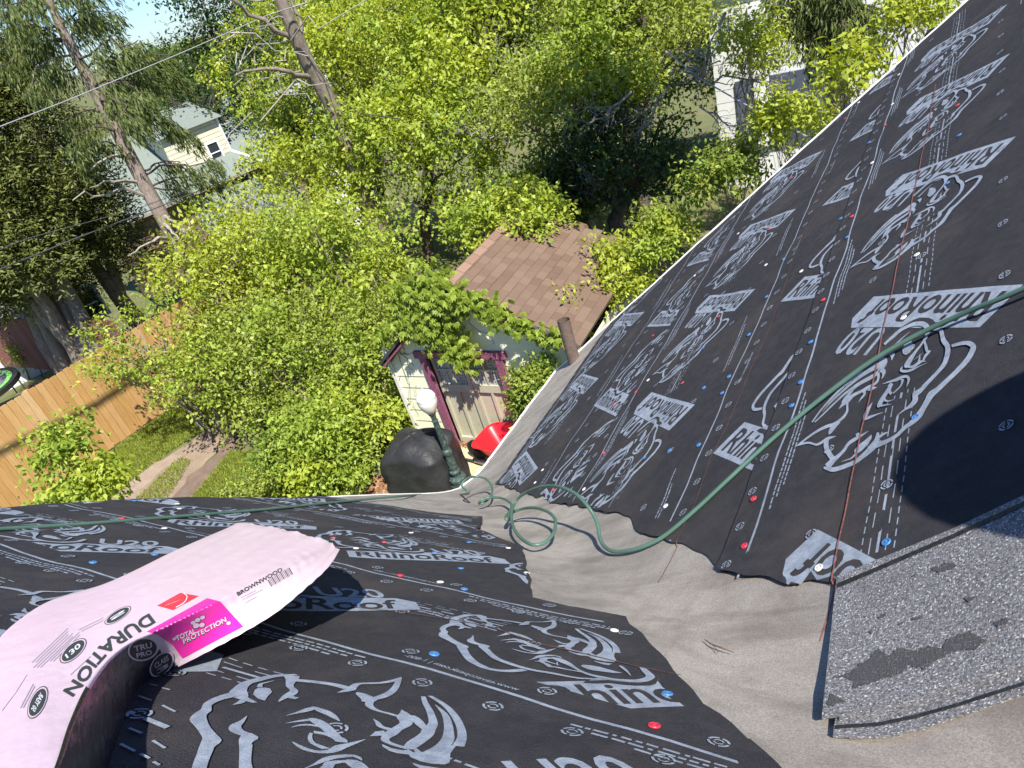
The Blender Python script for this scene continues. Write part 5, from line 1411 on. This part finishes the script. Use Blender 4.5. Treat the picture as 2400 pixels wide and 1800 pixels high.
shrub('loose shrub leaning left over the orange fence', (345, 800), 15.2, (1.45, 1.2, 1.15), 15, 'bright', .075, 26, 1, bpx=(520, 1010), trunk=.07, crown_c=at(360, 810, 15.2))
shrub('bushy yellow-green shrub above the bare dirt track', (600, 850), 14.2, (1.5, 1.4, 1.7), 28, 'olive', .085, 46, 2, bpx=(600, 1030), trunk=.08)
shrub('tall yellow-tipped shrub with pinnate leaves under the cream house', (560, 640), 17.5, (2.0, 1.6, 1.7), 30, 'yellow', .10, 44, 3, bpx=(600, 940), trunk=.08)
shrub('broad bright shrub in front of the pale board fence', (720, 690), 16.0, (2.2, 2.0, 2.1), 36, 'bright', .085, 50, 4, bpx=(740, 980), trunk=.09)
shrub('dense olive shrub filling the middle of the thicket', (720, 860), 13.2, (1.7, 1.5, 1.6), 34, 'olive', .075, 50, 5, bpx=(760, 1060), trunk=.08)
shrub('sunny shrub pressed against the left wall of the garage', (850, 860), 12.6, (1.1, 1.2, 1.5), 28, 'olive', .070, 50, 6, bpx=(900, 1040), trunk=.06)
shrub('bright leafy shrub behind the left gutter of the garage', (860, 640), 15.0, (1.5, 1.5, 1.9), 30, 'bright', .085, 50, 7, bpx=(880, 930), trunk=.08)
shrub('low green bush beside the black grill cover', (800, 1040), 11.2, (1.35, 1.1, 1.2), 32, 'bright', .080, 52, 8, bpx=(820, 1120), trunk=.05)
shrub('low weedy bush at the end of the dirt track', (700, 1075), 11.6, (.9, .8, .7), 22, 'mid', .070, 50, 9, bpx=(720, 1130), trunk=.04)
shrub('small sprout of weeds by the edge of the roof', (560, 1160), 10.6, (.6, .4, .22), 8, 'olive', .05, 50, 10, bpx=(560, 1165), trunk=.02)
shrub('airy shrub with drooping sprays over the orange fence end', (470, 870), 14.0, (1.0, .8, .9), 15, 'bright', .07, 34, 11, bpx=(560, 1020), trunk=.06)
shrub('yellow-green shrub mass below the tall grey trunk', (700, 500), 20.0, (2.6, 2.0, 2.2), 34, 'yellow', .11, 44, 12, bpx=(720, 800), trunk=.10)
shrub('leafy shrub above the far ridge of the garage roof', (1180, 520), 11.9, (1.05, .9, .55), 24, 'bright', .08, 50, 13, bpx=(1150, 700), trunk=.08)
# sapling before the fence
C, R = crown((150, 1050), 10.0, (.26, .26, .40), 10, 21, lr=(.34, .5), low=-.3)
C2, R2 = crown((200, 1150), 9.6, (.55, .3, .22), 11, 22, lr=(.34, .5))
tree('maple_sapling', 'sapling', 'young large-leaved sapling standing in front of the orange fence', at_z(235, 1210, 0), np.r_[C, C2], np.r_[R, R2] * 1.0, 'bright', .072, 26, per=9, trunk=.03, aspect=.55, seed=21, droop=.5, limbs=10)

BIG = 'leafy trees at the back of the yard'
def big(label, px, dist, rad, n, pal, size, twigs, seed, bpx, trunk=.2, bark=None, **k):
    C, R = crown(px, dist, rad, n, seed)
    b = at(*bpx, dist)
    return tree('broadleaf_tree', 'tree', label, b, C, R, pal, size, twigs, trunk=trunk, bark=bark, group=BIG, seed=seed, **k)
big('wide yellow-green tree right of the tall bare trunk', (890, 120), 24, (2.7, 2.6, 2.7), 46, 'yellow', .125, 60, 31, (900, 560), .2)
big('yellow-green tree with fine leaves at the top centre', (1120, 60), 21, (2.7, 2.4, 2.2), 44, 'bright', .12, 56, 32, (1120, 520), .2)
big('sunlit tree in the centre above the garage roof', (1010, 330), 19, (2.6, 2.4, 2.2), 46, 'bright', .11, 58, 33, (1020, 640), .2)
big('spreading tree with pale dead twigs above the dark hollow', (1340, 230), 17, (2.2, 2.0, 1.5), 40, 'olive', .095, 54, 34, (1370, 560), .18, M_bark)
big('small-leaved tree at the top edge left of the conifer', (1480, 30), 18, (2.2, 2.0, 1.5), 38, 'olive', .10, 50, 35, (1500, 480), .18)
big('tree on the left of the centre with light crown over the white house', (760, 330), 26, (2.2, 2.0, 2.6), 34, 'olive', .12, 46, 36, (770, 640), .18)
big('distant bushy tree behind the top centre trees', (1000, -60), 34, (5.5, 4, 3.6), 44, 'mid', .16, 60, 37, (1000, 460), .3)
big('distant tree filling the gap at the upper right', (1500, 150), 27, (4.5, 3, 3.0), 40, 'mid', .14, 60, 38, (1500, 500), .3)
big('distant tree behind the pale house at the upper right', (1950, -60), 30, (6, 3, 3.0), 36, 'mid', .15, 60, 39, (1900, 420), .3)
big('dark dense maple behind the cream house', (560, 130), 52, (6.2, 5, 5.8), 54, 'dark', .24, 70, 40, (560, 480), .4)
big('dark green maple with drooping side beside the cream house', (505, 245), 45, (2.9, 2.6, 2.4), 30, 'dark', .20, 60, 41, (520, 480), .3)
big('lighter tree between the spruce and the dark maple', (430, 190), 56, (2.4, 2, 3.0), 26, 'mid', .20, 50, 42, (400, 430), .3)
0 and big('far tree on the skyline behind the cedars', (60, 330), 60, (6, 4, 4.5), 36, 'mid', .26, 50, 43, (60, 560), .3)
# ivy-hung tree in the hollow, dark leaf palette stands in for its shade
big('ivy covered tree in the hollow behind the garage with shade put into its dark leaf colour', (1460, 400), 15.2, (1.75, 1.5, 1.6), 40, 'dark', .10, 62, 44, (1450, 620), .25)
big('dim leafy curtain hanging left of the shady hollow', (1290, 440), 16.2, (1.3, 1.3, 1.5), 26, 'mid', .095, 40, 45, (1290, 640), .2)
# tall trees whose crowns hang above the frame and shade the hollow
for cpx, rad, sd, lab in (((1530, -520, 11.4), (2.9, 2.2, 1.2), 46, 'tall tree overhanging the dark hollow from above the picture'),):
    C, R = lobes_in(at(*cpx), rad, 40, np.random.default_rng(sd), lr=(.3, .45)); b_ = at(*cpx) + arr(8, -9, 0)
    tree('broadleaf_tree', 'tree', lab, b_, C, R, 'mid', .12, 60, trunk=.25, group=BIG, seed=sd)
# tall bare-trunked tree
tb_ = at(800, 330, 19.4); tb_[2] = terrain(tb_[0], tb_[1])
tt_ = thing('bare_tree', tb_, 'tall tree with bare grey leaning trunk and thin upper branches', 'tree'); b = MB()
tr = np.array([tb_, at(775, 240, 19.4), at(730, 165, 19.2), at(700, 100, 19.0), at(675, 40, 18.9), at(640, -40, 18.9), at(610, -140, 18.9)])
b.tube(tr, [.22, .20, .18, .165, .145, .12, .09], 12, False)
limb(b, at(702, 108, 19.0), at(530, -10, 18.4), .08, .03, n=7, wob=.03); limb(b, at(700, 95, 19.0), at(700, -60, 19.4), .06, .03, n=6)
limb(b, at(735, 180, 19.2), at(550, 178, 17.9), .07, .02, n=7, wob=.05, sag=.08)
b.build('trunk', M_bark, tt_, smoothed=True); b = MB()
rr = np.random.default_rng(77)
for _ in range(24):
    s_ = at(rr.uniform(540, 720), rr.uniform(-20, 190), 18.8); e_ = s_ + rr.normal(size=3) * arr(1.1, .8, .7) + arr(-.3, 0, -.2); limb(b, s_, e_, .018, .006, rr, 5, .10)
b.build('twigs', M_dead, tt_)
C, R = crown((640, 150), 23, (2.2, 1.5, 1.9), 26, 78, lr=(.12, .2)); P, A, N_, S_ = foliage(C, R, 14, 7, .11, rr)
leaf_obj('crown', P, A, N_, S_, .55, PAL['yellow'], tt_)

# bushes along the far edge of the felt roof
EDG = 'bushes beyond the hip edge of the felt roof'
for px, dist, rad, n, pal, sd, lab in (((1450, 650), 10.6, (.6, .6, .6), 24, 'yellow', 51, 'yellow compound-leaved bush nearest the garage roof'),
    ((1550, 560), 10.8, (.6, .55, .45), 20, 'bright', 52, 'bright bush under the pale dead branches by the roof edge'),
    ((1690, 420), 10.8, (.65, .6, .55), 20, 'mid', 53, 'green bush halfway along the roof edge'),
    ((1850, 285), 10.5, (.5, .45, .35), 16, 'yellow', 54, 'yellow-green bush below the dark vent cap'),
    ((1990, 180), 9.2, (.30, .30, .32), 9, 'yellow', 55, 'large-leaved sprig rising past the roof edge'),
    ((1760, 120), 13.0, (.72, .6, .5), 16, 'yellow', 56, 'sunlit spray of rounded leaves in front of the pale house'),
    ((1380, 480), 12.4, (.55, .5, .4), 0, 'mid', 57, ''),
    ((2140, 20), 12.0, (.55, .5, .4), 14, 'yellow', 58, 'yellow-green crown at the top right corner'),
    ((1330, 760), 9.9, (.45, .4, .55), 14, 'yellow', 59, 'bright compound leaves behind the brown vent pipe')):
    if not n: continue
    C, R = crown(px, dist, rad, n, sd, lr=(.28, .45)); c = at(*px, dist)
    tree('roadside_bush' if False else 'leafy_bush', 'bush', lab, c, C, R, pal, .070 if sd != 55 else .08, 28 if sd != 55 else 12, per=8, trunk=.035, group=EDG, seed=sd, stems=2, aspect=.5)
# pale dead branches
def dead(name, label, starts, seed, L=1.2, n1=9, base=None):
    r = np.random.default_rng(seed); t = thing(name, base if base is not None else starts[0][0], label, 'branch', 'pale dead branches'); b = MB()
    for s, e, rad in starts:
        q = limb(b, s, e, rad, rad * .3, r, 9, .05)
        for i in range(n1):
            k = r.integers(1, 8); d = unit((e - s) / np.linalg.norm(e - s) + r.normal(size=3) * .8); ln = L * r.uniform(.3, .8)
            q2 = limb(b, q[k], q[k] + d * ln, rad * .5, rad * .15, r, 7, .07)
            for _ in range(4):
                d2 = unit(d + r.normal(size=3) * .8); limb(b, q2[r.integers(1, 6)], q2[3] + d2 * ln * .6, rad * .22, rad * .09, r, 5, .08)
    b.build('twigs', M_dead, t)
dead('dead_branch', 'pale bare branch reaching over the garage roof shingles', [(at(1640, 520, 11.4), at(1340, 640, 11.6), .030), (at(1500, 560, 11.5), at(1400, 700, 11.4), .020)], 61, 1.1)
dead('dead_branch', 'pale bare twigs hanging before the dark hollow', [(at(1480, 215, 15), at(1310, 330, 15), .026), (at(1330, 320, 15), at(1380, 425, 14.8), .014), (at(1570, 200, 14.6), at(1500, 310, 14.6), .02)], 62, 1.1)
dead('dead_branch', 'tangle of bare branches in front of the pale house', [(at(1640, 160, 13.4), at(1900, 300, 13), .022), (at(1700, 30, 14), at(1650, 200, 14), .03), (at(1640, 250, 13), at(1780, 320, 12.6), .018)], 63, 1.3)
dead('dead_branch', 'bare twigs poking through the crowns at the centre', [(at(1220, 330, 17), at(1050, 300, 17), .02), (at(1270, 350, 16.6), at(1230, 460, 16.4), .014)], 64, 1.2)

# ------------------------------------------------------------------ conifers
def conifer(label, base, trunk_pts, tr, branches, seed, pal='spruce', size=.30, dens=1.0, group='conifers', hs=1.0):
    r = np.random.default_rng(seed); t = thing('spruce_tree', base, label, 'conifer', group)
    b = MB(); b.tube(trunk_pts, tr, 12, False); b2 = MB(); P, A, N_, S_ = [], [], [], []
    for s, e, w in branches:
        n = 9; k = np.linspace(0, 1, n)[:, None]; L = np.linalg.norm(e - s); q = s + (e - s) * k; q[:, 2] += .10 * L * np.sin(np.pi * k[:, 0] * .9); q[1:] += r.normal(size=(n - 1, 3)) * .03 * L
        b2.tube(q, np.linspace(.045, .012, n) * hs, 5, False)
        m = int(46 * L * w * dens); u = .18 + .82 * r.random(m) ** .8; i = np.minimum((u * (n - 1)).astype(int), n - 2); f = (u * (n - 1) - i)[:, None]
        c = q[i] * (1 - f) + q[i + 1] * f; dirb = unit(e - s); sd = np.cross(dirb, (0, 0, 1.)); sd = unit(sd)
        lat = (r.random(m) - .5)[:, None] * sd * 1.3 * w * hs * (1 - .5 * u)[:, None]
        hl = r.uniform(.25, .95, m) * (.5 + .6 * w) * hs
        per = 9; tt = r.random((m, per))
        q3 = c[:, None] + lat[:, None] * (.5 + .5 * tt[..., None]) + r.normal(size=(m, per, 3)) * .03
        q3[..., 2] -= tt ** 1.2 * hl[:, None]
        a = np.array([0, 0, -1.]) + .45 * lat[:, None] + r.normal(size=(m, per, 3)) * .32 + dirb * .25
        nn = r.normal(size=(m, per, 3)) + np.array([0, -.4, .5])
        P.append(q3.reshape(-1, 3)); A.append(nrm(a.reshape(-1, 3))); N_.append(nrm(nn.reshape(-1, 3))); S_.append(np.full(m * per, size) * r.uniform(.5, 1.1, m * per))
    b.build('trunk', M_barkp, t, smoothed=True); b2.build('boughs', M_barkd, t)
    P, A, N_, S_ = map(np.concatenate, (P, A, N_, S_)); NLEAF[0] += len(P)
    leaf_obj('needles', P, A, N_, S_, .20, PAL[pal], t); return t
DS = 19.5
sp = lambda x, y, d=DS: at(x, y, d)
tp = np.array([sp(560, 850), sp(480, 690), sp(409, 557), sp(347, 448), sp(268, 297), sp(202, 174), sp(152, 83), sp(118, 10), sp(80, -90)])
br = []
rr = np.random.default_rng(5)
for a, e, w, dz in (((150, 80), (20, 60), 1.1, 0), ((140, 60), (270, 30), 1.1, -1), ((152, 90), (0, 160), 1.0, 1), ((170, 120), (60, 230), .9, -2), ((180, 140), (330, 110), 1.2, -2), ((200, 170), (400, 140), 1.2, 1),
                    ((215, 195), (360, 230), 1.2, -2), ((200, 165), (90, 200), .7, 2), ((230, 220), (440, 190), 1.0, 2), ((240, 240), (430, 300), 1.1, -1), ((255, 270), (470, 330), .9, 1), ((120, 10), (260, -60), 1.2, 0), ((130, 20), (-20, -20), 1.2, 0),
                    ((150, 70), (-30, 120), 1.1, 3), ((160, 100), (240, 50), 1.0, 3), ((235, 230), (340, 300), 1.0, -3), ((160, 95), (40, 130), .9, 2), ((225, 210), (310, 300), .8, 2), ((340, 400), (420, 380), .45, 0), ((330, 415), (520, 385), .8, -2), ((345, 445), (540, 425), .8, -1), ((350, 450), (490, 470), .8, -1), ((300, 360), (210, 330), .5, -1),
                    ((270, 300), (160, 340), .7, -2), ((250, 260), (140, 300), .8, -1), ((290, 340), (180, 390), .6, 1), ((120, 20), (200, -40), 1.2, -2), ((110, 0), (10, 30), 1.2, -2)):
    br.append((sp(*a), sp(*e, DS + dz * .6), w))
conifer('tall spruce with bare lower trunk and drooping dark boughs at the left', arr(*(tp[0][:2]), terrain(tp[0][0], tp[0][1])), tp, [.22, .20, .185, .165, .14, .12, .10, .08, .05], br, 71, dens=1.25, size=.165, hs=.66)
b = MB(); t = None
# bare lower limbs of the spruce
rr = np.random.default_rng(6); q = MB()
for a, e in (((345, 450), (170, 470)), ((330, 425), (210, 440)), ((409, 557), (300, 600)), ((300, 360), (210, 400)), ((380, 520), (420, 560)), ((372, 500), (440, 545)), ((395, 530), (470, 552))): limb(q, sp(*a), sp(*e, DS - 1), .05, .012, rr, 8, .03, .05)
q.build('bare_limbs', M_dead, bpy.data.objects['spruce_tree'])
# hanging spruce at the top right
b0 = at(1960, 330, 15.5); b0[2] = 0
tp2 = np.array([b0, at(1965, 200, 15.5), at(1950, 60, 15.5), at(1935, -120, 15.5)])
br = [(at(x0, y0, 15.5), at(x1, y1, 15.5 + d), w) for (x0, y0), (x1, y1), d, w in (((1950, 60), (1830, 60), -1, .7), ((1950, 40), (2060, 30), -1.2, .7), ((1945, 20), (1860, 10), 1, .7), ((1955, 90), (2060, 90), -.6, .5), ((1945, 0), (2010, -30), -1, .7), ((1940, -30), (1840, -40), -1, .8), ((1955, 70), (1900, 110), -1.4, .6), ((1955, 60), (1990, 80), -1.6, .6), ((1950, 30), (1790, -10), 0, .7), ((1940, -60), (1960, -40), -1.5, .8))]
conifer('hanging spruce boughs in front of the pale house at the upper right', b0, tp2, [.22, .20, .17, .12], br, 72, dens=2.6, size=.16)
# cedars at the left
def cedar(label, bpx, topdir, h, rad, seed, zlow, n, dist=None, twigs=64):
    r = np.random.default_rng(seed); base = at_z(*bpx, 0); t = thing('cedar_tree', base, label, 'cedar', 'cedars beside the red-brown fence')
    b = MB(); top = base + arr(.1 * r.normal(), .2, h)
    for _ in range(2):
        limb(b, base + r.normal(size=3) * arr(.12, .12, 0), top + r.normal(size=3) * arr(.4, .4, .5) - arr(0, 0, h * .25), .21, .08, r, 7, .012)
    b.build('trunk', M_bark, t, smoothed=True)
    z = r.uniform(zlow, 1, n); ang = r.uniform(0, 2 * np.pi, n); rr_ = rad * (1 - .55 * z) * r.uniform(.4, 1, n)
    C = base + np.stack([rr_ * np.cos(ang), rr_ * np.sin(ang), z * h], 1); R = rad * r.uniform(.26, .42, n) * (1 - .3 * z)
    P, A, N_, S_ = foliage(C, R, twigs, 10, .14, r, flat=.9, droop=-.1, out=.9, shell=.5); A = nrm(A * arr(1, 1, .6) + r.normal(size=A.shape) * .25 + arr(0, 0, -.15))
    NLEAF[0] += len(P)
    leaf_obj('crown', P, A, N_, S_, .30, PAL['cedar'], t)
cedar('leftmost cedar with low boughs over the red-brown fence', (165, 885), 0, 8.5, 1.9, 81, .30, 70)
cedar('middle cedar of the row with dark trunk', (215, 898), 0, 9.5, 1.7, 82, .40, 62)
cedar('rightmost cedar beside the end of the orange fence', (262, 880), 0, 9.0, 1.9, 83, .36, 66)
cedar('taller cedar behind the others with dark inner foliage', (345, 770), 0, 8.5, 2.0, 84, .22, 70)

# ------------------------------------------------------------------ vine on the garage: five-leaflet leaves
def palmate(C, D, Nn, size, r, k=5, spread=1.9):
    P, A, N_, S_ = [], [], [], []
    side = nrm(np.cross(Nn, D))
    for j in range(k):
        a = (j - (k - 1) / 2) / (k - 1) * spread
        d = nrm(D * math.cos(a) + side * math.sin(a) - Nn * .15)
        P.append(C); A.append(d); N_.append(nrm(Nn + d * .1 + r.normal(size=C.shape) * .12)); S_.append(size * (1 - .28 * abs(a)) * np.ones(len(C)))
    return map(np.concatenate, (P, A, N_, S_))
r = np.random.default_rng(91)
vine = thing('climbing_vine', gp(1.3, -.4, 2.6), 'five-leaved green vine draped over the garage gable and its roof edge', 'vine'); VC = []
def vc(pts, n, dmin, dmax, js=.14):
    for s, z in pts:
        m = n; VC.append(np.stack([gp(s + a, -d, z + b) for a, b, d in zip(r.normal(0, js, m), r.normal(0, js, m), r.uniform(dmin, dmax, m))]))
path = [(s, roofz(s) + .02) for s in np.linspace(.85, 3.3, 22)]
vc(path[:16], 34, .12, .34, .12); vc(path[16:], 16, .12, .28, .09)
vc([(s, z) for s in (.95, 1.1, 1.25, 1.4, 1.55) for z in (2.45, 2.6, 2.75, 2.9, 3.05)], 24, .08, .32, .13)
vc([(1.35, 2.3), (1.45, 2.2), (1.5, 2.1), (1.55, 2.0), (1.6, 1.95), (1.7, 2.05), (1.3, 2.15), (1.5, 2.3), (1.65, 2.2), (1.1, 2.2), (1.58, 1.88), (1.72, 1.9), (1.2, 2.3)], 20, .08, .32, .10)
vc([(PK - .3 + .12 * i, 3.22) for i in range(3)], 26, -.1, .3, .16)
vc([(.7, 2.72), (.55, 2.6), (.9, 2.9), (.3, 2.35), (.15, 2.2)], 10, .1, .25, .08)
C = np.concatenate(VC); D = nrm(arr(0, 0, -1) + GN * .35 + r.normal(size=C.shape) * .35); Nn = nrm(GN * .8 + arr(0, 0, .55) + r.normal(size=C.shape) * .25); Nn = nrm(Nn - D * (Nn * D).sum(1)[:, None])
P, A, N_, S_ = palmate(C, D, Nn, .115, r); NLEAF[0] += len(P)
leaf_obj('vine_leaves', P, A, N_, S_ * r.uniform(.7, 1.15, len(S_)), .42, PAL['bright'], vine)
b = MB()
for _ in range(16):
    s = r.uniform(.2, 1.9); limb(b, gp(s, -.03, roofz(s) - .2), gp(s + r.normal() * .25, -.03, r.uniform(1.6, 2.3)), .006, .003, r, 7, .05)
for s in (.18, .3, .42, .10): limb(b, gp(s, -.04, 1.9), gp(s + r.normal() * .1, -.04, r.uniform(.6, 1.2)), .005, .002, r, 7, .05)
b.build('vine_stems', M_barkd, vine)
def pinnate(label, name, px, dist, n, size, seed, pal='yellow', spread=.4):
    r = np.random.default_rng(seed); c = at(*px, dist); t = thing(name, arr(c[0], c[1], 0), label, 'plant', 'compound-leaved sprouts near the garage roof'); P, A, N_, S_ = [], [], [], []; b = MB()
    limb(b, arr(c[0], c[1], -.05), c, .03, .015, r, 6, .02)
    for i in range(n):
        o = c + r.normal(size=3) * spread * arr(1, 1, .6); d = unit(r.normal(size=3) * arr(1, 1, .4) + arr(0, 0, -.15)); ln = r.uniform(.25, .45); sd = unit(np.cross(d, (0, 0, 1.)))
        e = o + d * ln - arr(0, 0, .08); limb(b, o, e, .004, .002, r, 4, .02); limb(b, c, o, .006, .003, r, 5, .06)
        for k in np.linspace(.15, 1, 8):
            for s_ in (-1, 1):
                P.append(o + (e - o) * k); A.append(unit(sd * s_ + d * .55 - arr(0, 0, .18))); N_.append(unit(arr(0, 0, 1) + r.normal(size=3) * .2)); S_.append(size * (1.1 - .5 * abs(k - .5)))
    b.build('stem', M_bark, t); P, A, N_, S_ = map(np.array, (P, A, N_, S_))
    leaf_obj('leaves', P, A, nrm(N_ - A * (N_ * A).sum(1)[:, None]), S_, .42, PAL[pal], t)
pinnate('sprig of yellow compound leaves over the middle of the garage roof', 'leafy_sprout', (1275, 750), 10.4, 20, .095, 93, spread=.16)
pinnate('yellow compound-leaved sprout just left of the brown vent pipe', 'leafy_sprout', (1305, 760), 10.0, 14, .085, 94, spread=.12)
pinnate('compound-leaved sprig hanging over the upper right of the garage roof', 'leafy_sprout', (1335, 690), 10.6, 16, .09, 95, spread=.15)
pinnate('small green sprig on the ridge of the garage roof', 'leafy_sprout', (1165, 640), 13.0, 14, .10, 96, 'bright', .15)
# climbing shrub right of the garage door and by the eave
C, R = lobes_in(gp(2.85, -.32, 1.35), (.42, .30, .72), 24, np.random.default_rng(97), lr=(.28, .42))
tree('climbing_shrub', 'shrub', 'dense small-leaved shrub covering the right side of the garage door', gp(2.75, -.45, 0), C, R, 'mid', .055, 60, per=10, trunk=.03, seed=97, stems=3)
C, R = lobes_in(gp(3.05, -.65, .95), (.28, .22, .4), 10, np.random.default_rng(98), lr=(.25, .40))
tree('leafy_sprout', 'plant', 'pale yellow-green sprout at the roof edge before the garage door', gp(2.9, -.75, 0), C, R, 'yellow', .085, 14, per=7, trunk=.02, seed=98, stems=2)
for i, (px, lab) in enumerate((((20, 838), 'leftmost green climber on the red-brown fence'), ((48, 835), 'middle green climber on the red-brown fence'), ((92, 846), 'rightmost green climber on the red-brown fence'))):
    c = at_z(*px, 0) + arr(0, -.25, .45); C, R = lobes_in(c, (.32, .25, .5), 9, np.random.default_rng(110 + i)); tree('fence_climber', 'climber', lab, c, C, R, 'olive', .08, 24, trunk=.02, seed=110 + i, group='climbers on the red-brown fence')

# ------------------------------------------------------------------ grass and litter
r = np.random.default_rng(120)
def scatter(poly, n):
    p = np.array(gz(poly))[:, :2]; T = poly_tris(p); a = np.abs(np.cross(T[:, 1] - T[:, 0], T[:, 2] - T[:, 0])); i = r.choice(len(T), n, p=a / a.sum()); u, v = r.random((2, n)); f = u + v > 1; u[f], v[f] = 1 - u[f], 1 - v[f]
    q = T[i, 0] + (T[i, 1] - T[i, 0]) * u[:, None] + (T[i, 2] - T[i, 0]) * v[:, None]; return np.c_[q, terrain(q[:, 0], q[:, 1])]
def grass(polys, n, size, lab_m):
    P = np.concatenate([scatter(p, k) for p, k in zip(polys, n)]); A = nrm(arr(0, 0, 1) + r.normal(size=P.shape) * .38); N_ = rdir(len(P), r)
    o = leaf_obj('grass', P, A, nrm(N_ - A * (N_ * A).sum(1)[:, None]), size * r.uniform(.5, 1.2, len(P)), .14, lab_m, loc=(0, 0, 0)); tag(o, kind='stuff'); NLEAF[0] += len(P)
grass([[(215, 1090), (380, 975), (470, 930), (560, 955), (400, 1060), (280, 1150), (220, 1200)], [(430, 1195), (540, 1060), (700, 1060), (860, 1190)], [(-40, 1060), (60, 985), (120, 960), (60, 960), (-40, 1000)], [(300, 1190), (420, 1075), (450, 1080), (380, 1195)]], [26000, 26000, 6000, 2500], .085, PAL['olive'])
P = np.concatenate([scatter([(800, 1180), (935, 1095), (960, 1190)], 900), scatter([(40, 870), (170, 890), (70, 950)], 700), scatter([(1072, 1048), (1130, 1022), (1120, 1046)], 160), scatter([(430, 1195), (540, 1060), (860, 1190)], 500)]); P[:, 2] += .012
A = nrm(r.normal(size=P.shape) * arr(1, 1, .2)); N_ = nrm(arr(0, 0, 1) + r.normal(size=P.shape) * .3)
o = leaf_obj('fallen_leaves', P, A, nrm(N_ - A * (N_ * A).sum(1)[:, None]), .07 * r.uniform(.5, 1.2, len(P)), .6, leaf_mat('dry_leaf', (.16, .07, .035), (.40, .24, .13), .1), loc=(0, 0, 0)); tag(o, kind='stuff')
# dark roof vents showing just over the hip edge
for px, lab, h in (((1996, 245), 'low black vent cap peeking over the hip edge of the roof', .12), ((2185, 60), 'black vent stub peeking over the roof edge at the top right', .22)):
    p = at(px[0] + 6, px[1] + 60, 8.2 if px[0] < 2100 else 9.0); t = thing('roof_vent', p - arr(0, 0, .2), lab, 'vent', 'black vents beyond the hip edge')
    MB().lathe(p - arr(0, 0, .2), [(.12, 0), (.12, .05), (.07, .07), (.07, .16 + h * .3), (.10, .18 + h * .3), (.10, .20 + h * .8), (.07, .24 + h * .8)], 20).build('vent_cap', M_dark, t, smoothed=True)
print('leaves', NLEAF[0])
